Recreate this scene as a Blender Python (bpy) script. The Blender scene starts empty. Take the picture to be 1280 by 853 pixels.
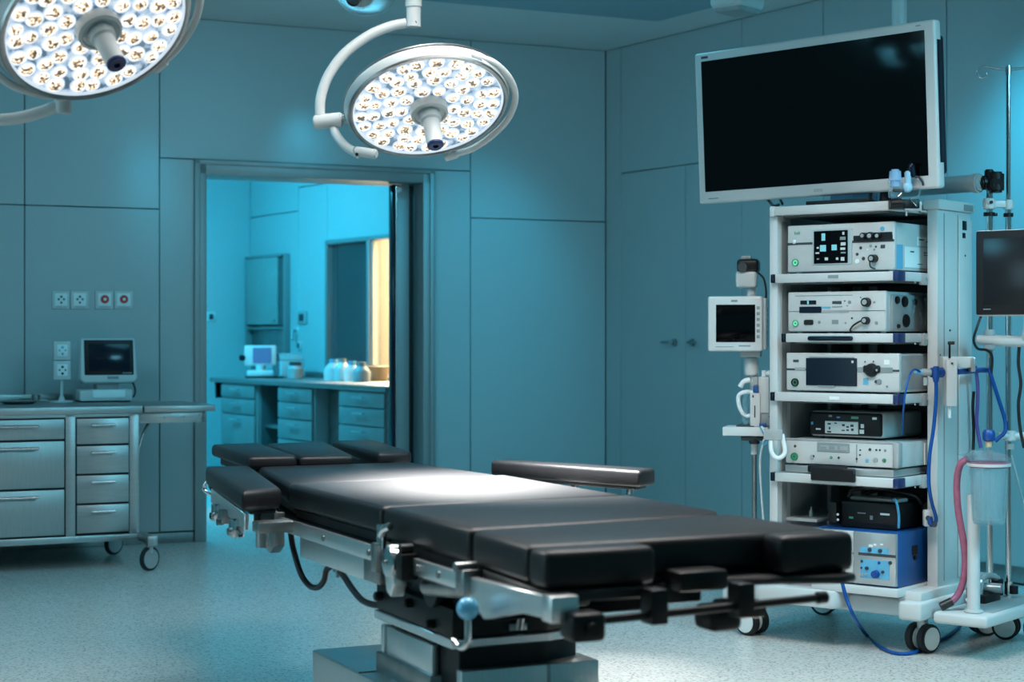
import bpy, bmesh, math, random
from mathutils import Vector, Matrix, Euler
random.seed(7)
SC = bpy.context.scene
COL = SC.collection
# ------------------------------------------------------------------ camera and frames, fitted to image coordinates
FPX, CX, HY, H = 2200.0, 640.0, 420.0, 1.15

class Frame:
    """A vertical-axis frame in the room: u along a face, v away from the viewer, z up."""
    def __init__(s, o, ang):
        s.o, s.a = o, ang
        s.uu = (math.cos(ang), math.sin(ang)); s.vv = (-math.sin(ang), math.cos(ang))
    def w(s, u, v, z=0.0):
        return Vector((s.o[0]+u*s.uu[0]+v*s.vv[0], s.o[1]+u*s.uu[1]+v*s.vv[1], z))
    def loc(s, X, Y):
        x, y = X-s.o[0], Y-s.o[1]
        return x*s.uu[0]+y*s.uu[1], x*s.vv[0]+y*s.vv[1]
    def Z(s, px, py, z):
        d = (H-z)*FPX/(py-HY); return s.loc((px-CX)/FPX*d, d)
    def V(s, px, py, v):
        k = (px-CX)/FPX
        d = (v+s.o[0]*s.vv[0]+s.o[1]*s.vv[1])/(k*s.vv[0]+s.vv[1])
        return s.loc(k*d, d)[0], H-(py-HY)/FPX*d
    def U(s, px, py, u):
        k = (px-CX)/FPX
        d = (u+s.o[0]*s.uu[0]+s.o[1]*s.uu[1])/(k*s.uu[0]+s.uu[1])
        return s.loc(k*d, d)[1], H-(py-HY)/FPX*d

def at(px, py, d):
    return Vector(((px-CX)/FPX*d, d, H-(py-HY)/FPX*d))

G = Frame((0, 0), 0.0)
T = Frame((-.542, 4.77), math.radians(25))
C = Frame((1.5525, 6.42), math.atan2(-.629, .777))
W = Frame((-1.869, 9.79), math.atan2(2200, 4660))
R = Frame((.583, 10.95), math.atan2(-.8506, .5258))
KQ = 1.12  # factor that enlarges the annex about the camera
Q = Frame((-1.962*KQ, 13.2*KQ), math.atan2(-.8506, .5258))
CEIL = 2.925
def annex(co):
    """Enlarge annex coordinates about the camera, which moves the annex farther back (floor and ceiling stay)."""
    z = co.z; zt = H+(.83-H)*KQ
    return Vector((co.x*KQ, co.y*KQ, z*zt/.83 if z < .83 else min(CEIL, H+(z-H)*KQ)))
def annex_org(o): return tuple(annex(Vector(o)))

# ------------------------------------------------------------------ materials
def new_mat(name):
    m = bpy.data.materials.new(name); m.use_nodes = True
    nt = m.node_tree; b = nt.nodes['Principled BSDF']
    return m, nt, b

def mat(name, col, rough=.4, metal=0.0, spec=.5, var=.06, scale=6.0, bump=0.0, coat=0.0, stretch=None, rvar=.06):
    m, nt, b = new_mat(name)
    tc = nt.nodes.new('ShaderNodeTexCoord'); mp = nt.nodes.new('ShaderNodeMapping')
    nt.links.new(tc.outputs['Object'], mp.inputs['Vector'])
    if stretch: mp.inputs['Scale'].default_value = stretch
    n = nt.nodes.new('ShaderNodeTexNoise'); n.inputs['Scale'].default_value = scale; n.inputs['Detail'].default_value = 4
    nt.links.new(mp.outputs['Vector'], n.inputs['Vector'])
    r = nt.nodes.new('ShaderNodeValToRGB')
    r.color_ramp.elements[0].position = .3; r.color_ramp.elements[1].position = .7
    r.color_ramp.elements[0].color = tuple(c*(1-var) for c in col)+(1,)
    r.color_ramp.elements[1].color = tuple(min(1, c*(1+var)) for c in col)+(1,)
    nt.links.new(n.outputs['Fac'], r.inputs['Fac']); nt.links.new(r.outputs['Color'], b.inputs['Base Color'])
    mr = nt.nodes.new('ShaderNodeMapRange'); mr.inputs['To Min'].default_value = max(0, rough-rvar); mr.inputs['To Max'].default_value = min(1, rough+rvar)
    nt.links.new(n.outputs['Fac'], mr.inputs['Value']); nt.links.new(mr.outputs['Result'], b.inputs['Roughness'])
    b.inputs['Metallic'].default_value = metal; b.inputs['Specular IOR Level'].default_value = spec
    b.inputs['Coat Weight'].default_value = coat
    if bump:
        bp = nt.nodes.new('ShaderNodeBump'); bp.inputs['Strength'].default_value = bump; bp.inputs['Distance'].default_value = .002
        nt.links.new(n.outputs['Fac'], bp.inputs['Height']); nt.links.new(bp.outputs['Normal'], b.inputs['Normal'])
    return m

def emis(name, col, s):
    m, nt, b = new_mat(name)
    b.inputs['Base Color'].default_value = tuple(c*.5 for c in col)+(1,)
    b.inputs['Emission Color'].default_value = tuple(col)+(1,); b.inputs['Emission Strength'].default_value = s
    return m

M = {}
M['wall'] = mat('wall_panel_paint', (.36, .42, .43), .33, var=.02, scale=1.2, spec=.5)
M['wall_gap'] = mat('panel_joint', (.10, .12, .125), .7)
M['ceil'] = mat('ceiling_paint', (.62, .66, .66), .55, var=.02)
M['steel'] = mat('brushed_steel', (.42, .435, .435), .38, 1.0, var=.08, scale=14, stretch=(1, 1, 26), rvar=.08)
M['steel_h'] = mat('brushed_steel_level', (.40, .405, .40), .40, 1.0, var=.08, scale=14, stretch=(26, 26, 1), rvar=.08)
M['steel_d'] = mat('worn_steel', (.33, .34, .34), .36, 1.0, var=.15, scale=20)
M['rail'] = mat('bright_steel', (.80, .81, .81), .34, 1.0, var=.05, scale=14, stretch=(26, 26, 1), rvar=.06)
M['chrome'] = mat('chrome', (.72, .74, .75), .12, 1.0, var=.03)
M['white'] = mat('white_enamel', (.53, .565, .565), .36, var=.03)
M['offwhite'] = mat('device_white', (.50, .53, .525), .38, var=.03, scale=30)
M['devgrey'] = mat('device_grey', (.30, .33, .335), .42, var=.06, scale=20)
M['silver'] = mat('silver_paint', (.46, .48, .48), .3, .6, var=.04)
M['vinyl'] = mat('black_vinyl', (.0085, .0085, .010), .43, var=.12, scale=60, bump=.10, spec=.36)
M['board'] = mat('dark_board', (.008, .008, .010), .5, var=.1)
M['black'] = mat('black_plastic', (.007, .007, .008), .42, var=.1, spec=.3)
M['rubber'] = mat('black_rubber', (.015, .015, .016), .6, var=.1)
M['screen'] = mat('dark_glass', (.0012, .0012, .0018), .07, var=.1, spec=.25, rvar=.01)
M['screen_b'] = mat('dark_blue_glass', (.004, .010, .020), .16, var=.1, rvar=.02, spec=.25)
M['screen_g'] = mat('grey_glass', (.012, .015, .018), .2, var=.1, rvar=.02, spec=.25)
M['screen_lit'] = emis('lit_blue_screen', (.05, .16, .35), .55)
M['icon'] = emis('lit_icon', (.25, .75, .85), .34)
M['icon_w'] = emis('lit_white_icon', (.6, .75, .78), .30)
M['green'] = emis('green_lamp', (.25, .85, .5), .55)
M['green_d'] = mat('green_button', (.03, .18, .09), .4)
M['greenink'] = mat('green_ink', (.05, .32, .2), .5)
M['ink'] = mat('dark_ink', (.03, .04, .045), .5)
M['inkgrey'] = mat('grey_ink', (.2, .25, .26), .5)
M['red'] = mat('red_socket', (.55, .03, .02), .4)
M['blue'] = mat('blue_plastic', (.003, .05, .24), .4)
M['navy'] = mat('navy_cap', (.004, .022, .10), .4)
M['frame'] = mat('satin_steel_frame', (.30, .32, .32), .46, .55, var=.05, scale=3, stretch=(3, 3, .4))
M['bluebox'] = mat('blue_casing', (.006, .075, .25), .42, var=.05)
M['bluehose'] = mat('blue_hose', (.002, .065, .27), .42, spec=.3)
M['lightblue'] = mat('pale_blue_sticker', (.10, .38, .58), .5)
M['ball'] = mat('blue_ball', (.15, .56, .84), .25, var=.05, coat=.4)
M['pink'] = mat('pink_hose', (.34, .10, .17), .42, var=.12, scale=60)
M['label'] = mat('label_paper', (.72, .80, .80), .5)
M['cable'] = mat('black_cable', (.012, .012, .013), .45)
M['whitehose'] = mat('white_hose', (.68, .74, .75), .35)
M['dark'] = mat('dark_inside', (.075, .085, .088), .6, var=.15)
M['tub'] = mat('brown_tub', (.30, .20, .11), .5)
M['copper'] = mat('brown_wall', (.62, .42, .24), .6)

def glassy(name, col, rough, trans, alpha=1.0):
    m, nt, b = new_mat(name)
    b.inputs['Base Color'].default_value = tuple(col)+(1,); b.inputs['Roughness'].default_value = rough
    b.inputs['Transmission Weight'].default_value = trans; b.inputs['IOR'].default_value = 1.15; b.inputs['Alpha'].default_value = alpha
    n = nt.nodes.new('ShaderNodeTexNoise'); n.inputs['Scale'].default_value = 70
    bp = nt.nodes.new('ShaderNodeBump'); bp.inputs['Strength'].default_value = .25; bp.inputs['Distance'].default_value = .003
    nt.links.new(n.outputs['Fac'], bp.inputs['Height']); nt.links.new(bp.outputs['Normal'], b.inputs['Normal'])
    return m
M['clear'] = glassy('clear_plastic', (.62, .86, .92), .10, .8, .42)
M['cloudy'] = glassy('cloudy_plastic', (.62, .80, .85), .25, .3, .8)
M['glass'] = glassy('window_glass', (.45, .60, .66), .03, .9, .35)
M['blueclear'] = glassy('blue_translucent', (.35, .60, .85), .2, .35, .85)

def floor_mat():
    m, nt, b = new_mat('speckled_floor')
    tc = nt.nodes.new('ShaderNodeTexCoord')
    v = nt.nodes.new('ShaderNodeTexVoronoi'); v.inputs['Scale'].default_value = 80
    n = nt.nodes.new('ShaderNodeTexNoise'); n.inputs['Scale'].default_value = 110; n.inputs['Detail'].default_value = 2
    n2 = nt.nodes.new('ShaderNodeTexNoise'); n2.inputs['Scale'].default_value = 1.3
    for x in (v, n, n2): nt.links.new(tc.outputs['Object'], x.inputs['Vector'])
    r = nt.nodes.new('ShaderNodeValToRGB'); e = r.color_ramp.elements
    e[0].position = .0; e[0].color = (.09, .10, .10, 1); e[1].position = 1; e[1].color = (.62, .61, .57, 1)
    a = e.new(.17); a.color = (.16, .17, .165, 1); a2 = e.new(.24); a2.color = (.47, .47, .445, 1); a3 = e.new(.5); a3.color = (.54, .535, .505, 1)
    ad = nt.nodes.new('ShaderNodeMath'); ad.operation = 'MULTIPLY_ADD'; ad.inputs[1].default_value = .55; 
    nt.links.new(n.outputs['Fac'], ad.inputs[0])
    sm = nt.nodes.new('ShaderNodeMath'); sm.operation = 'SUBTRACT'; sm.inputs[1].default_value = .26
    nt.links.new(v.outputs['Distance'], ad.inputs[2]); nt.links.new(ad.outputs[0], sm.inputs[0])
    nt.links.new(sm.outputs[0], r.inputs['Fac']); nt.links.new(r.outputs['Color'], b.inputs['Base Color'])
    mr = nt.nodes.new('ShaderNodeMapRange'); mr.inputs['To Min'].default_value = .25; mr.inputs['To Max'].default_value = .28
    nt.links.new(n2.outputs['Fac'], mr.inputs['Value']); nt.links.new(mr.outputs['Result'], b.inputs['Roughness'])
    return m
M['floor'] = floor_mat()

def lens_mat():
    m, nt, b = new_mat('led_lens')
    tc = nt.nodes.new('ShaderNodeTexCoord'); oi = nt.nodes.new('ShaderNodeObjectInfo')
    ad = nt.nodes.new('ShaderNodeVectorMath'); ad.operation = 'ADD'
    ml = nt.nodes.new('ShaderNodeVectorMath'); ml.operation = 'SCALE'; ml.inputs['Scale'].default_value = 37.0
    cb = nt.nodes.new('ShaderNodeCombineXYZ')
    for i in range(3): nt.links.new(oi.outputs['Random'], cb.inputs[i])
    nt.links.new(cb.outputs[0], ml.inputs[0])
    nt.links.new(tc.outputs['Object'], ad.inputs[0]); nt.links.new(ml.outputs[0], ad.inputs[1])
    n = nt.nodes.new('ShaderNodeTexNoise'); n.inputs['Scale'].default_value = 150; n.inputs['Detail'].default_value = 1.0
    nt.links.new(ad.outputs[0], n.inputs['Vector'])
    # the chips sit near the middle of the lens
    ln = nt.nodes.new('ShaderNodeVectorMath'); ln.operation = 'LENGTH'; nt.links.new(tc.outputs['Object'], ln.inputs[0])
    mr = nt.nodes.new('ShaderNodeMapRange'); mr.inputs['From Min'].default_value = .0075; mr.inputs['From Max'].default_value = .0155
    mr.inputs['To Min'].default_value = -.05; mr.inputs['To Max'].default_value = .22
    nt.links.new(ln.outputs['Value'], mr.inputs['Value'])
    su = nt.nodes.new('ShaderNodeMath'); su.operation = 'SUBTRACT'; nt.links.new(n.outputs['Fac'], su.inputs[0]); nt.links.new(mr.outputs['Result'], su.inputs[1])
    r = nt.nodes.new('ShaderNodeValToRGB'); e = r.color_ramp.elements
    e[0].position = .43; e[0].color = (1.0, .99, .96, 1); e[1].position = .62; e[1].color = (.03, .022, .015, 1)
    a = e.new(.485); a.color = (.85, .60, .30, 1); a = e.new(.55); a.color = (.38, .22, .09, 1)
    nt.links.new(su.outputs[0], r.inputs['Fac'])
    nt.links.new(r.outputs['Color'], b.inputs['Emission Color']); b.inputs['Emission Strength'].default_value = 1.25
    b.inputs['Base Color'].default_value = (.3, .3, .3, 1)
    return m
M['lens'] = lens_mat()
M['lensrim'] = emis('lens_rim', (.75, .85, .95), .75)

def face_mat():
    m, nt, b = new_mat('lamp_reflector')
    tc = nt.nodes.new('ShaderNodeTexCoord'); n = nt.nodes.new('ShaderNodeTexNoise'); n.inputs['Scale'].default_value = 34
    nt.links.new(tc.outputs['Object'], n.inputs['Vector'])
    r = nt.nodes.new('ShaderNodeValToRGB'); e = r.color_ramp.elements
    e[0].position = .43; e[0].color = (.02, .05, .09, 1); e[1].position = .62; e[1].color = (.75, .85, .95, 1)
    a = e.new(.48); a.color = (.30, .46, .66, 1)
    nt.links.new(n.outputs['Fac'], r.inputs['Fac']); nt.links.new(r.outputs['Color'], b.inputs['Emission Color'])
    b.inputs['Emission Strength'].default_value = .62; b.inputs['Base Color'].default_value = (.3, .4, .5, 1); b.inputs['Roughness'].default_value = .2  # emission paints the lenses' scattered light onto the reflector
    return m
M['lampface'] = face_mat()

# ------------------------------------------------------------------ mesh building
class MB:
    def __init__(s, off=(0, 0, 0), fn=None):
        s.bm = bmesh.new(); s.off = Vector(off); s.Mx = None; s.fn = fn
    def _fin(s, tmp, mi):
        if s.Mx is not None: bmesh.ops.transform(tmp, matrix=s.Mx, verts=tmp.verts)
        if s.fn is not None:
            for v in tmp.verts: v.co = s.fn(v.co)
        for f in tmp.faces: f.material_index = mi
        bmesh.ops.translate(tmp, vec=-s.off, verts=tmp.verts)
        me = bpy.data.meshes.new('t'); tmp.to_mesh(me); tmp.free()
        s.bm.from_mesh(me); bpy.data.meshes.remove(me); return s
    def box(s, x0, x1, y0, y1, z0, z1, bev=0.0, seg=2, mi=0):
        t = bmesh.new(); bmesh.ops.create_cube(t, size=1)
        for v in t.verts:
            v.co = Vector(((x0+x1)/2+v.co.x*(x1-x0), (y0+y1)/2+v.co.y*(y1-y0), (z0+z1)/2+v.co.z*(z1-z0)))
        if bev > 0:
            bev = min(bev, .49*min(abs(x1-x0), abs(y1-y0), abs(z1-z0)))
            bmesh.ops.bevel(t, geom=t.edges[:], offset=bev, segments=seg, affect='EDGES', profile=.5)
        bmesh.ops.recalc_face_normals(t, faces=t.faces[:])
        return s._fin(t, mi)
    def prism(s, pts, a0, a1, bev=0.0, seg=2, mi=0, axis='z'):
        """polygon extruded along z (pts = x,y) or along y (pts = x,z)."""
        t = bmesh.new()
        mk = (lambda p, a: (p[0], p[1], a)) if axis == 'z' else ((lambda p, a: (p[0], a, p[1])) if axis == 'y' else (lambda p, a: (a, p[0], p[1])))
        b = [t.verts.new(mk(p, a0)) for p in pts]; c = [t.verts.new(mk(p, a1)) for p in pts]
        t.faces.new(b); t.faces.new(c); n = len(pts)
        for i in range(n): t.faces.new((b[i], b[(i+1) % n], c[(i+1) % n], c[i]))
        bmesh.ops.recalc_face_normals(t, faces=t.faces[:])
        if bev > 0: bmesh.ops.bevel(t, geom=t.edges[:], offset=bev, segments=seg, affect='EDGES', profile=.5)
        return s._fin(t, mi)
    def cyl(s, p, q, r, r2=None, n=20, mi=0, bev=0.0):
        p, q = Vector(p), Vector(q); d = q-p; t = bmesh.new()
        bmesh.ops.create_cone(t, cap_ends=True, cap_tris=False, segments=n, radius1=r, radius2=r if r2 is None else r2, depth=d.length)
        if bev > 0:
            es = [e for e in t.edges if len(e.link_faces) == 2 and any(len(f.verts) > 4 for f in e.link_faces)]
            bmesh.ops.bevel(t, geom=es, offset=bev, segments=2, affect='EDGES')
        mx = Matrix.Translation((p+q)/2) @ d.to_track_quat('Z', 'Y').to_matrix().to_4x4()
        bmesh.ops.transform(t, matrix=mx, verts=t.verts)
        return s._fin(t, mi)
    def sph(s, c, r, sc=(1, 1, 1), mi=0, n=20):
        t = bmesh.new(); bmesh.ops.create_uvsphere(t, u_segments=n, v_segments=n//2+2, radius=r)
        for v in t.verts: v.co = Vector(c)+Vector((v.co.x*sc[0], v.co.y*sc[1], v.co.z*sc[2]))
        return s._fin(t, mi)
    def tube(s, pts, r, n=12, mi=0, sub=6, smooth=True, caps=True):
        P = [Vector(p) for p in pts]
        if smooth and len(P) > 2:
            out = []
            for i in range(len(P)-1):
                p0 = P[i-1] if i else P[0]*2-P[1]; p3 = P[i+2] if i+2 < len(P) else P[-1]*2-P[-2]
                for k in range(sub):
                    t_ = k/sub
                    out.append(.5*((2*P[i])+(P[i+1]-p0)*t_+(2*p0-5*P[i]+4*P[i+1]-p3)*t_*t_+(-p0+3*P[i]-3*P[i+1]+p3)*t_**3))
            out.append(P[-1]); P = out
        t = bmesh.new(); rings = []; prev = None
        for i, p in enumerate(P):
            d = ((P[i+1] if i+1 < len(P) else p)-(P[i-1] if i else p)).normalized()
            if prev is None:
                a = d.orthogonal().normalized()
            else:
                a = (prev-d*prev.dot(d)).normalized()
            prev = a; b = d.cross(a)
            rr = r[i*len(r)//len(P)] if isinstance(r, (list, tuple)) else r
            rings.append([t.verts.new(p+(a*math.cos(2*math.pi*k/n)+b*math.sin(2*math.pi*k/n))*rr) for k in range(n)])
        for A, B in zip(rings, rings[1:]):
            for k in range(n): t.faces.new((A[k], A[(k+1) % n], B[(k+1) % n], B[k]))
        if caps: t.faces.new(rings[0][::-1]); t.faces.new(rings[-1])
        bmesh.ops.recalc_face_normals(t, faces=t.faces[:])
        return s._fin(t, mi)
    def lathe(s, prof, c=(0, 0, 0), axis=(0, 0, 1), n=40, mi=0):
        t = bmesh.new(); rings = []
        for r, z in prof:
            if r < 1e-6: rings.append([t.verts.new((0, 0, z))])
            else: rings.append([t.verts.new((r*math.cos(2*math.pi*k/n), r*math.sin(2*math.pi*k/n), z)) for k in range(n)])
        for A, B in zip(rings, rings[1:]):
            for k in range(n):
                j = (k+1) % n
                if len(A) == 1 and len(B) == 1: continue
                if len(A) == 1: t.faces.new((A[0], B[j], B[k]))
                elif len(B) == 1: t.faces.new((A[k], A[j], B[0]))
                else: t.faces.new((A[k], A[j], B[j], B[k]))
        bmesh.ops.recalc_face_normals(t, faces=t.faces[:])
        mx = Matrix.Translation(Vector(c)) @ Vector(axis).to_track_quat('Z', 'Y').to_matrix().to_4x4()
        bmesh.ops.transform(t, matrix=mx, verts=t.verts)
        return s._fin(t, mi)
    def build(s, name, mats, parent=None):
        me = bpy.data.meshes.new(name); s.bm.to_mesh(me); s.bm.free()
        for m in (mats if isinstance(mats, (list, tuple)) else [mats]): me.materials.append(m)
        for p in me.polygons: p.use_smooth = True
        me.set_sharp_from_angle(angle=math.radians(38))
        o = bpy.data.objects.new(name, me); COL.objects.link(o)
        if parent is not None: o.parent = parent
        return o

class Thing:
    def __init__(s, name, label, cat, fr=G, org=(0, 0, 0), group=None):
        if fr is Q: org = annex_org(org)
        s.fr, s.org = fr, Vector(org)
        o = bpy.data.objects.new(name, None); COL.objects.link(o); s.o = o
        o.location = fr.w(*org); o.rotation_euler = (0, 0, fr.a); o.empty_display_size = .1
        o['label'] = label; o['category'] = cat
        if group: o['group'] = group
    def mb(s): return MB(s.org, annex if s.fr is Q else None)
    def part(s, name, mb, m, parent=None, label=None):
        o = mb.build(name, m, parent if parent is not None else s.o)
        if label: o['label'] = label
        return o

    def wpart(s, name, mb, m, parent=None, label=None):
        o = mb.build(name, m, parent if parent is not None else s.o)
        if parent is None: o.matrix_local = (Matrix.Translation(s.fr.w(*s.org)) @ Matrix.Rotation(s.fr.a, 4, 'Z')).inverted()
        if label: o['label'] = label
        return o

def struct(o):
    o['kind'] = 'structure'; return o

def place(o, fr):
    o.location = (fr.o[0], fr.o[1], 0); o.rotation_euler = (0, 0, fr.a); return o

def text_part(t, name, s, u, v, z, size, m, parent=None):
    """Lettering standing on a face that looks towards -v."""
    cu = bpy.data.curves.new(name, 'FONT'); cu.body = s; cu.size = size; cu.extrude = .0006; cu.align_x = 'CENTER'; cu.align_y = 'CENTER'
    tmp = bpy.data.objects.new('tmp', cu); COL.objects.link(tmp)
    bpy.context.view_layer.update()
    me = bpy.data.meshes.new_from_object(tmp.evaluated_get(bpy.context.evaluated_depsgraph_get()))
    bpy.data.objects.remove(tmp); bpy.data.curves.remove(cu)
    me.transform(Matrix.Translation(Vector((u, v, z))-t.org) @ Matrix.Rotation(math.pi/2, 4, 'X'))
    me.materials.clear(); me.materials.append(m)
    o = bpy.data.objects.new(name, me); COL.objects.link(o); o.parent = parent if parent is not None else t.o
    return o

# ------------------------------------------------------------------ the room
def panel_wall(name, fr, panels, back, th=.02, gap=.005):
    """Wall panels (u0,u1,z0,z1) standing proud of a dark backing sheet; all one wall."""
    b = MB()
    for u0, u1, z0, z1 in panels:
        b.box(u0+gap/2, u1-gap/2, 0, th, z0+gap/2, z1-gap/2, .0025, 1, 0)
    for u0, u1, z0, z1 in back:
        b.box(u0, u1, th-.002, .10, z0, z1, 0, 1, 1)
    return struct(place(b.build(name, [M['wall'], M['wall_gap']]), fr))

D0, D1, DH = .113, 1.542, 2.13        # door frame, outer, along the back wall
BW = [(-2.9, -1.9, 0.06, 1.852), (-1.9, -.823, .06, 1.852), (-.823, -.092, .06, 1.852),
      (-2.9, -1.9, 1.852, CEIL), (-1.9, -.823, 1.852, CEIL), (-.823, -.092, 1.852, CEIL),
      (-.092, D0, .06, 2.137), (-.092, 1.792, 2.137, CEIL), (D1, 1.792, .06, 2.137),
      (1.792, 2.711, .06, 1.858), (1.792, 2.711, 1.858, CEIL)]
panel_wall('wall_back', W, BW, [(-2.9, D0, 0, CEIL), (D0, D1, DH, CEIL), (D1, 2.80, 0, CEIL)])
RW = [(0.0, .162, .08, CEIL), (.162, .812, .08, 2.147), (.812, 1.328, .08, 2.147), (.162, 1.328, 2.147, CEIL),
      (1.328, 2.0, .08, CEIL), (2.0, 2.881, .08, CEIL), (2.881, 4.2, .08, CEIL), (4.2, 5.6, .08, CEIL)]
panel_wall('wall_right', R, RW, [(-.02, 5.6, 0, CEIL)], gap=.005)
b = MB().box(0.02, 5.6, -.012, .0, .012, .085, .003)
struct(place(b.build('baseboard_right', M['steel_d']), R))
b = MB().box(-2.9, D0, -.010, .0, .0, .055, .003).box(D1, 2.70, -.010, 0, 0, .055, .003)
struct(place(b.build('baseboard_back', M['steel_d']), W))
# floor and ceiling
b = MB().box(-6, 6, -1.5, 15, -.05, 0)
struct(b.build('floor', M['floor']))
b = MB().box(-6, 6, -1.5, 15, CEIL, CEIL+.05, 0, 1, 0)
struct(b.build('ceiling', [M['ceil']]))
# sunk ceiling field, seen as a darker slab edge at the top of the picture
p0 = [G.Z(823, 22, CEIL), G.Z(890, 3, CEIL), G.Z(590, -6, CEIL)]
cx_, cy_ = p0[0]
du = Vector((-.904, -.427)); dv = Vector((.5258, -.8506))
c0 = Vector((cx_, cy_)); c1 = c0+du*3.4; c2 = c1+dv*4.2; c3 = c0+dv*4.2
b = MB().prism([c0, c1, c2, c3], CEIL-.022, CEIL+.01, .004, 1)
struct(b.build('trim_ceiling_panel', mat('ceiling_field', (.22, .36, .42), .4, var=.02)))
# joints of the ceiling sheets
b = MB()
for k in range(4):
    a = c0+dv*(.9+k*1.05); b.cyl((a+du*-2.2).to_3d()+Vector((0, 0, CEIL)), (a+du*-.02).to_3d()+Vector((0, 0, CEIL)), .004, n=6)
struct(b.build('trim_ceiling_joint', M['inkgrey']))

# door opening with steel frame
b = MB()
b.box(D0, D0+.058, -.015, .30, 0, DH, .004).box(D0, D1, -.015, .30, DH-.075, DH, .004)
b.box(D1-.062, D1, -.015, .30, 0, DH, .004)
b.box(D0-.012, D0+.02, -.024, -.015, 0, DH+.004, .003).box(D0-.012, D1+.012, -.024, -.015, DH-.02, DH+.006, .003).box(D1-.02, D1+.012, -.024, -.015, 0, DH+.004, .003)
struct(place(b.build('door_1', M['frame']), W))
# sliding leaf pushed open into its pocket on the right
lf = Thing('door_2', 'steel framed sliding door leaf pushed open at the right of the doorway', 'door', W, (1.36, .14, 0)); lf.o['kind'] = 'structure'
lf.part('door_panel', lf.mb().box(1.356, 1.446, .12, .17, .02, 2.05, .004), M['frame'])
lf.part('door_edge', lf.mb().box(1.334, 1.355, .115, .175, .02, 2.05, .004), M['screen_b'])
lf.part('door_edge_strip', lf.mb().cyl((1.358, .112, .03), (1.358, .112, 2.04), .004), M['chrome'])
lf.part('roller', lf.mb().cyl((1.372, .10, 2.02), (1.372, .13, 2.02), .016), M['white'])
lf.part('track_seal', lf.mb().box(1.449, 1.472, .118, .16, .0, 2.05, .004), M['black'])

# ---- the room behind the doorway
b = MB(fn=annex)
for u0, u1, z0, z1 in [(-.02, .852, .06, 2.035), (-.02, .852, 2.035, CEIL), (.852, 1.32, .06, 2.2), (.852, 1.32, 2.2, CEIL), (1.32, 2.75, 1.80, CEIL), (1.32, 2.75, .06, .86), (2.75, 3.95, .06, CEIL)]:
    b.box(u0+.003, u1-.003, 0, .02, z0+.003, z1-.003, .002, 1, 0)
b.box(-.02, 1.32, .018, .08, 0, CEIL, 0, 1, 1).box(1.32, 2.75, .018, .08, 0, .86, 0, 1, 1).box(1.32, 2.75, .018, .08, 1.80, CEIL, 0, 1, 1).box(2.75, 3.95, .018, .08, 0, CEIL, 0, 1, 1)
struct(place(b.build('wall_annex_right', [M['wall'], M['wall_gap']]), Q))
A = Frame((-1.962*KQ, 13.2*KQ), W.a)
b = MB()
for u0, u1 in [(-.9, -.0), (-1.9, -.9), (-2.9, -1.9)]:
    b.box(u0+.003, u1-.003, 0, .02, .06, CEIL, .002, 1, 0)
b.box(-2.9, 0.02, .018, .08, 0, CEIL, 0, 1, 1)
struct(place(b.build('wall_annex_back', [M['wall'], M['wall_gap']]), A))
# window between annex and a lit room beyond
b = MB(fn=annex)
for u0, u1 in [(1.32, 1.35), (1.945, 1.985), (2.72, 2.75)]: b.box(u0, u1, -.02, .06, .86, 1.80, .003)
b.box(1.32, 2.75, -.02, .06, 1.775, 1.805, .003).box(1.32, 2.75, -.02, .06, .86, .885, .003)
wf = struct(place(b.build('window_1', M['frame']), Q))
g = MB(fn=annex).box(1.35, 1.945, .02, .026, .885, 1.775).build('window_pane', M['glass'], wf)
b = MB(fn=annex).box(1.985, 2.005, -.005, .03, .89, 1.77, .003)
b.build('window_sash', M['silver'], wf)
b = MB(fn=annex).box(-.9, -.09, 1.1, 1.15, 0, CEIL, 0).box(-.09, 2.9, 1.1, 1.15, 0, CEIL, 0, 1, 1)
b.prism([(1.915, .085), (1.940, .085), (-.07, 1.1), (-.11, 1.1)], 0, CEIL, 0, 1, 0).box(2.85, 2.9, .1, 1.1, 0, CEIL, 0, 1, 1)  # oblique partition added to keep the warm light from behind the left pane
struct(place(b.build('wall_beyond_window', [mat('dim_wall', (.16, .20, .21), .5), mat('cream_wall', (.80, .70, .52), .6, var=.03)]), Q))

# ------------------------------------------------------------------ generic small builders
def caster(t, u, v, r=.05, w=.034, yaw=0.0, ztop=.14, twin=True, wheelmat=None):
    """A castor: fork and twin wheel as parts of thing t."""
    m = t.mb(); c, s_ = math.cos(yaw), math.sin(yaw)
    ax = Vector((-s_, c, 0)); base = Vector((u, v, r))
    fk = t.mb().cyl((u, v, r*1.6), (u, v, ztop), .012).cyl(base-ax*.006, base+ax*.006, .022)
    fk.box(u-.016, u+.016, v-.016, v+.016, r*1.45, r*2+.012, .004)
    f = t.part('caster_fork', fk, M['silver'])
    for sgn in ((-1, 1) if twin else (0,)):
        o0 = base+ax*(sgn*w*.55); hw = w*.32 if twin else w*.4
        wb = t.mb().cyl(o0-ax*hw, o0+ax*hw, r, n=28, bev=.004)
        wh = t.part('wheel', wb, M['rubber'], f)
        hb = t.mb().cyl(o0-ax*(hw+.002), o0+ax*(hw+.002), r*.80, n=28, bev=.001)
        t.part('hub_cap', hb, M['label'] if wheelmat is None else wheelmat, f)

def fpanel(t, name, fr, v, p, m, th=.004, bev=.0015, parent=None):
    """A plate on a face at v, given by two opposite corners as seen in the photograph."""
    (x0, y0), (x1, y1) = p
    u0, za = fr.V(x0, y0, v); u1, zb = fr.V(x1, y1, v)
    zm = fr.V(x0, y1, v)[1]; zn = fr.V(x1, y0, v)[1]
    zt, zl = (za+zn)/2, (zb+zm)/2
    return t.part(name, t.mb().box(u0, u1, v-th, v+.002, zl, zt, bev, 1), m, parent)

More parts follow.
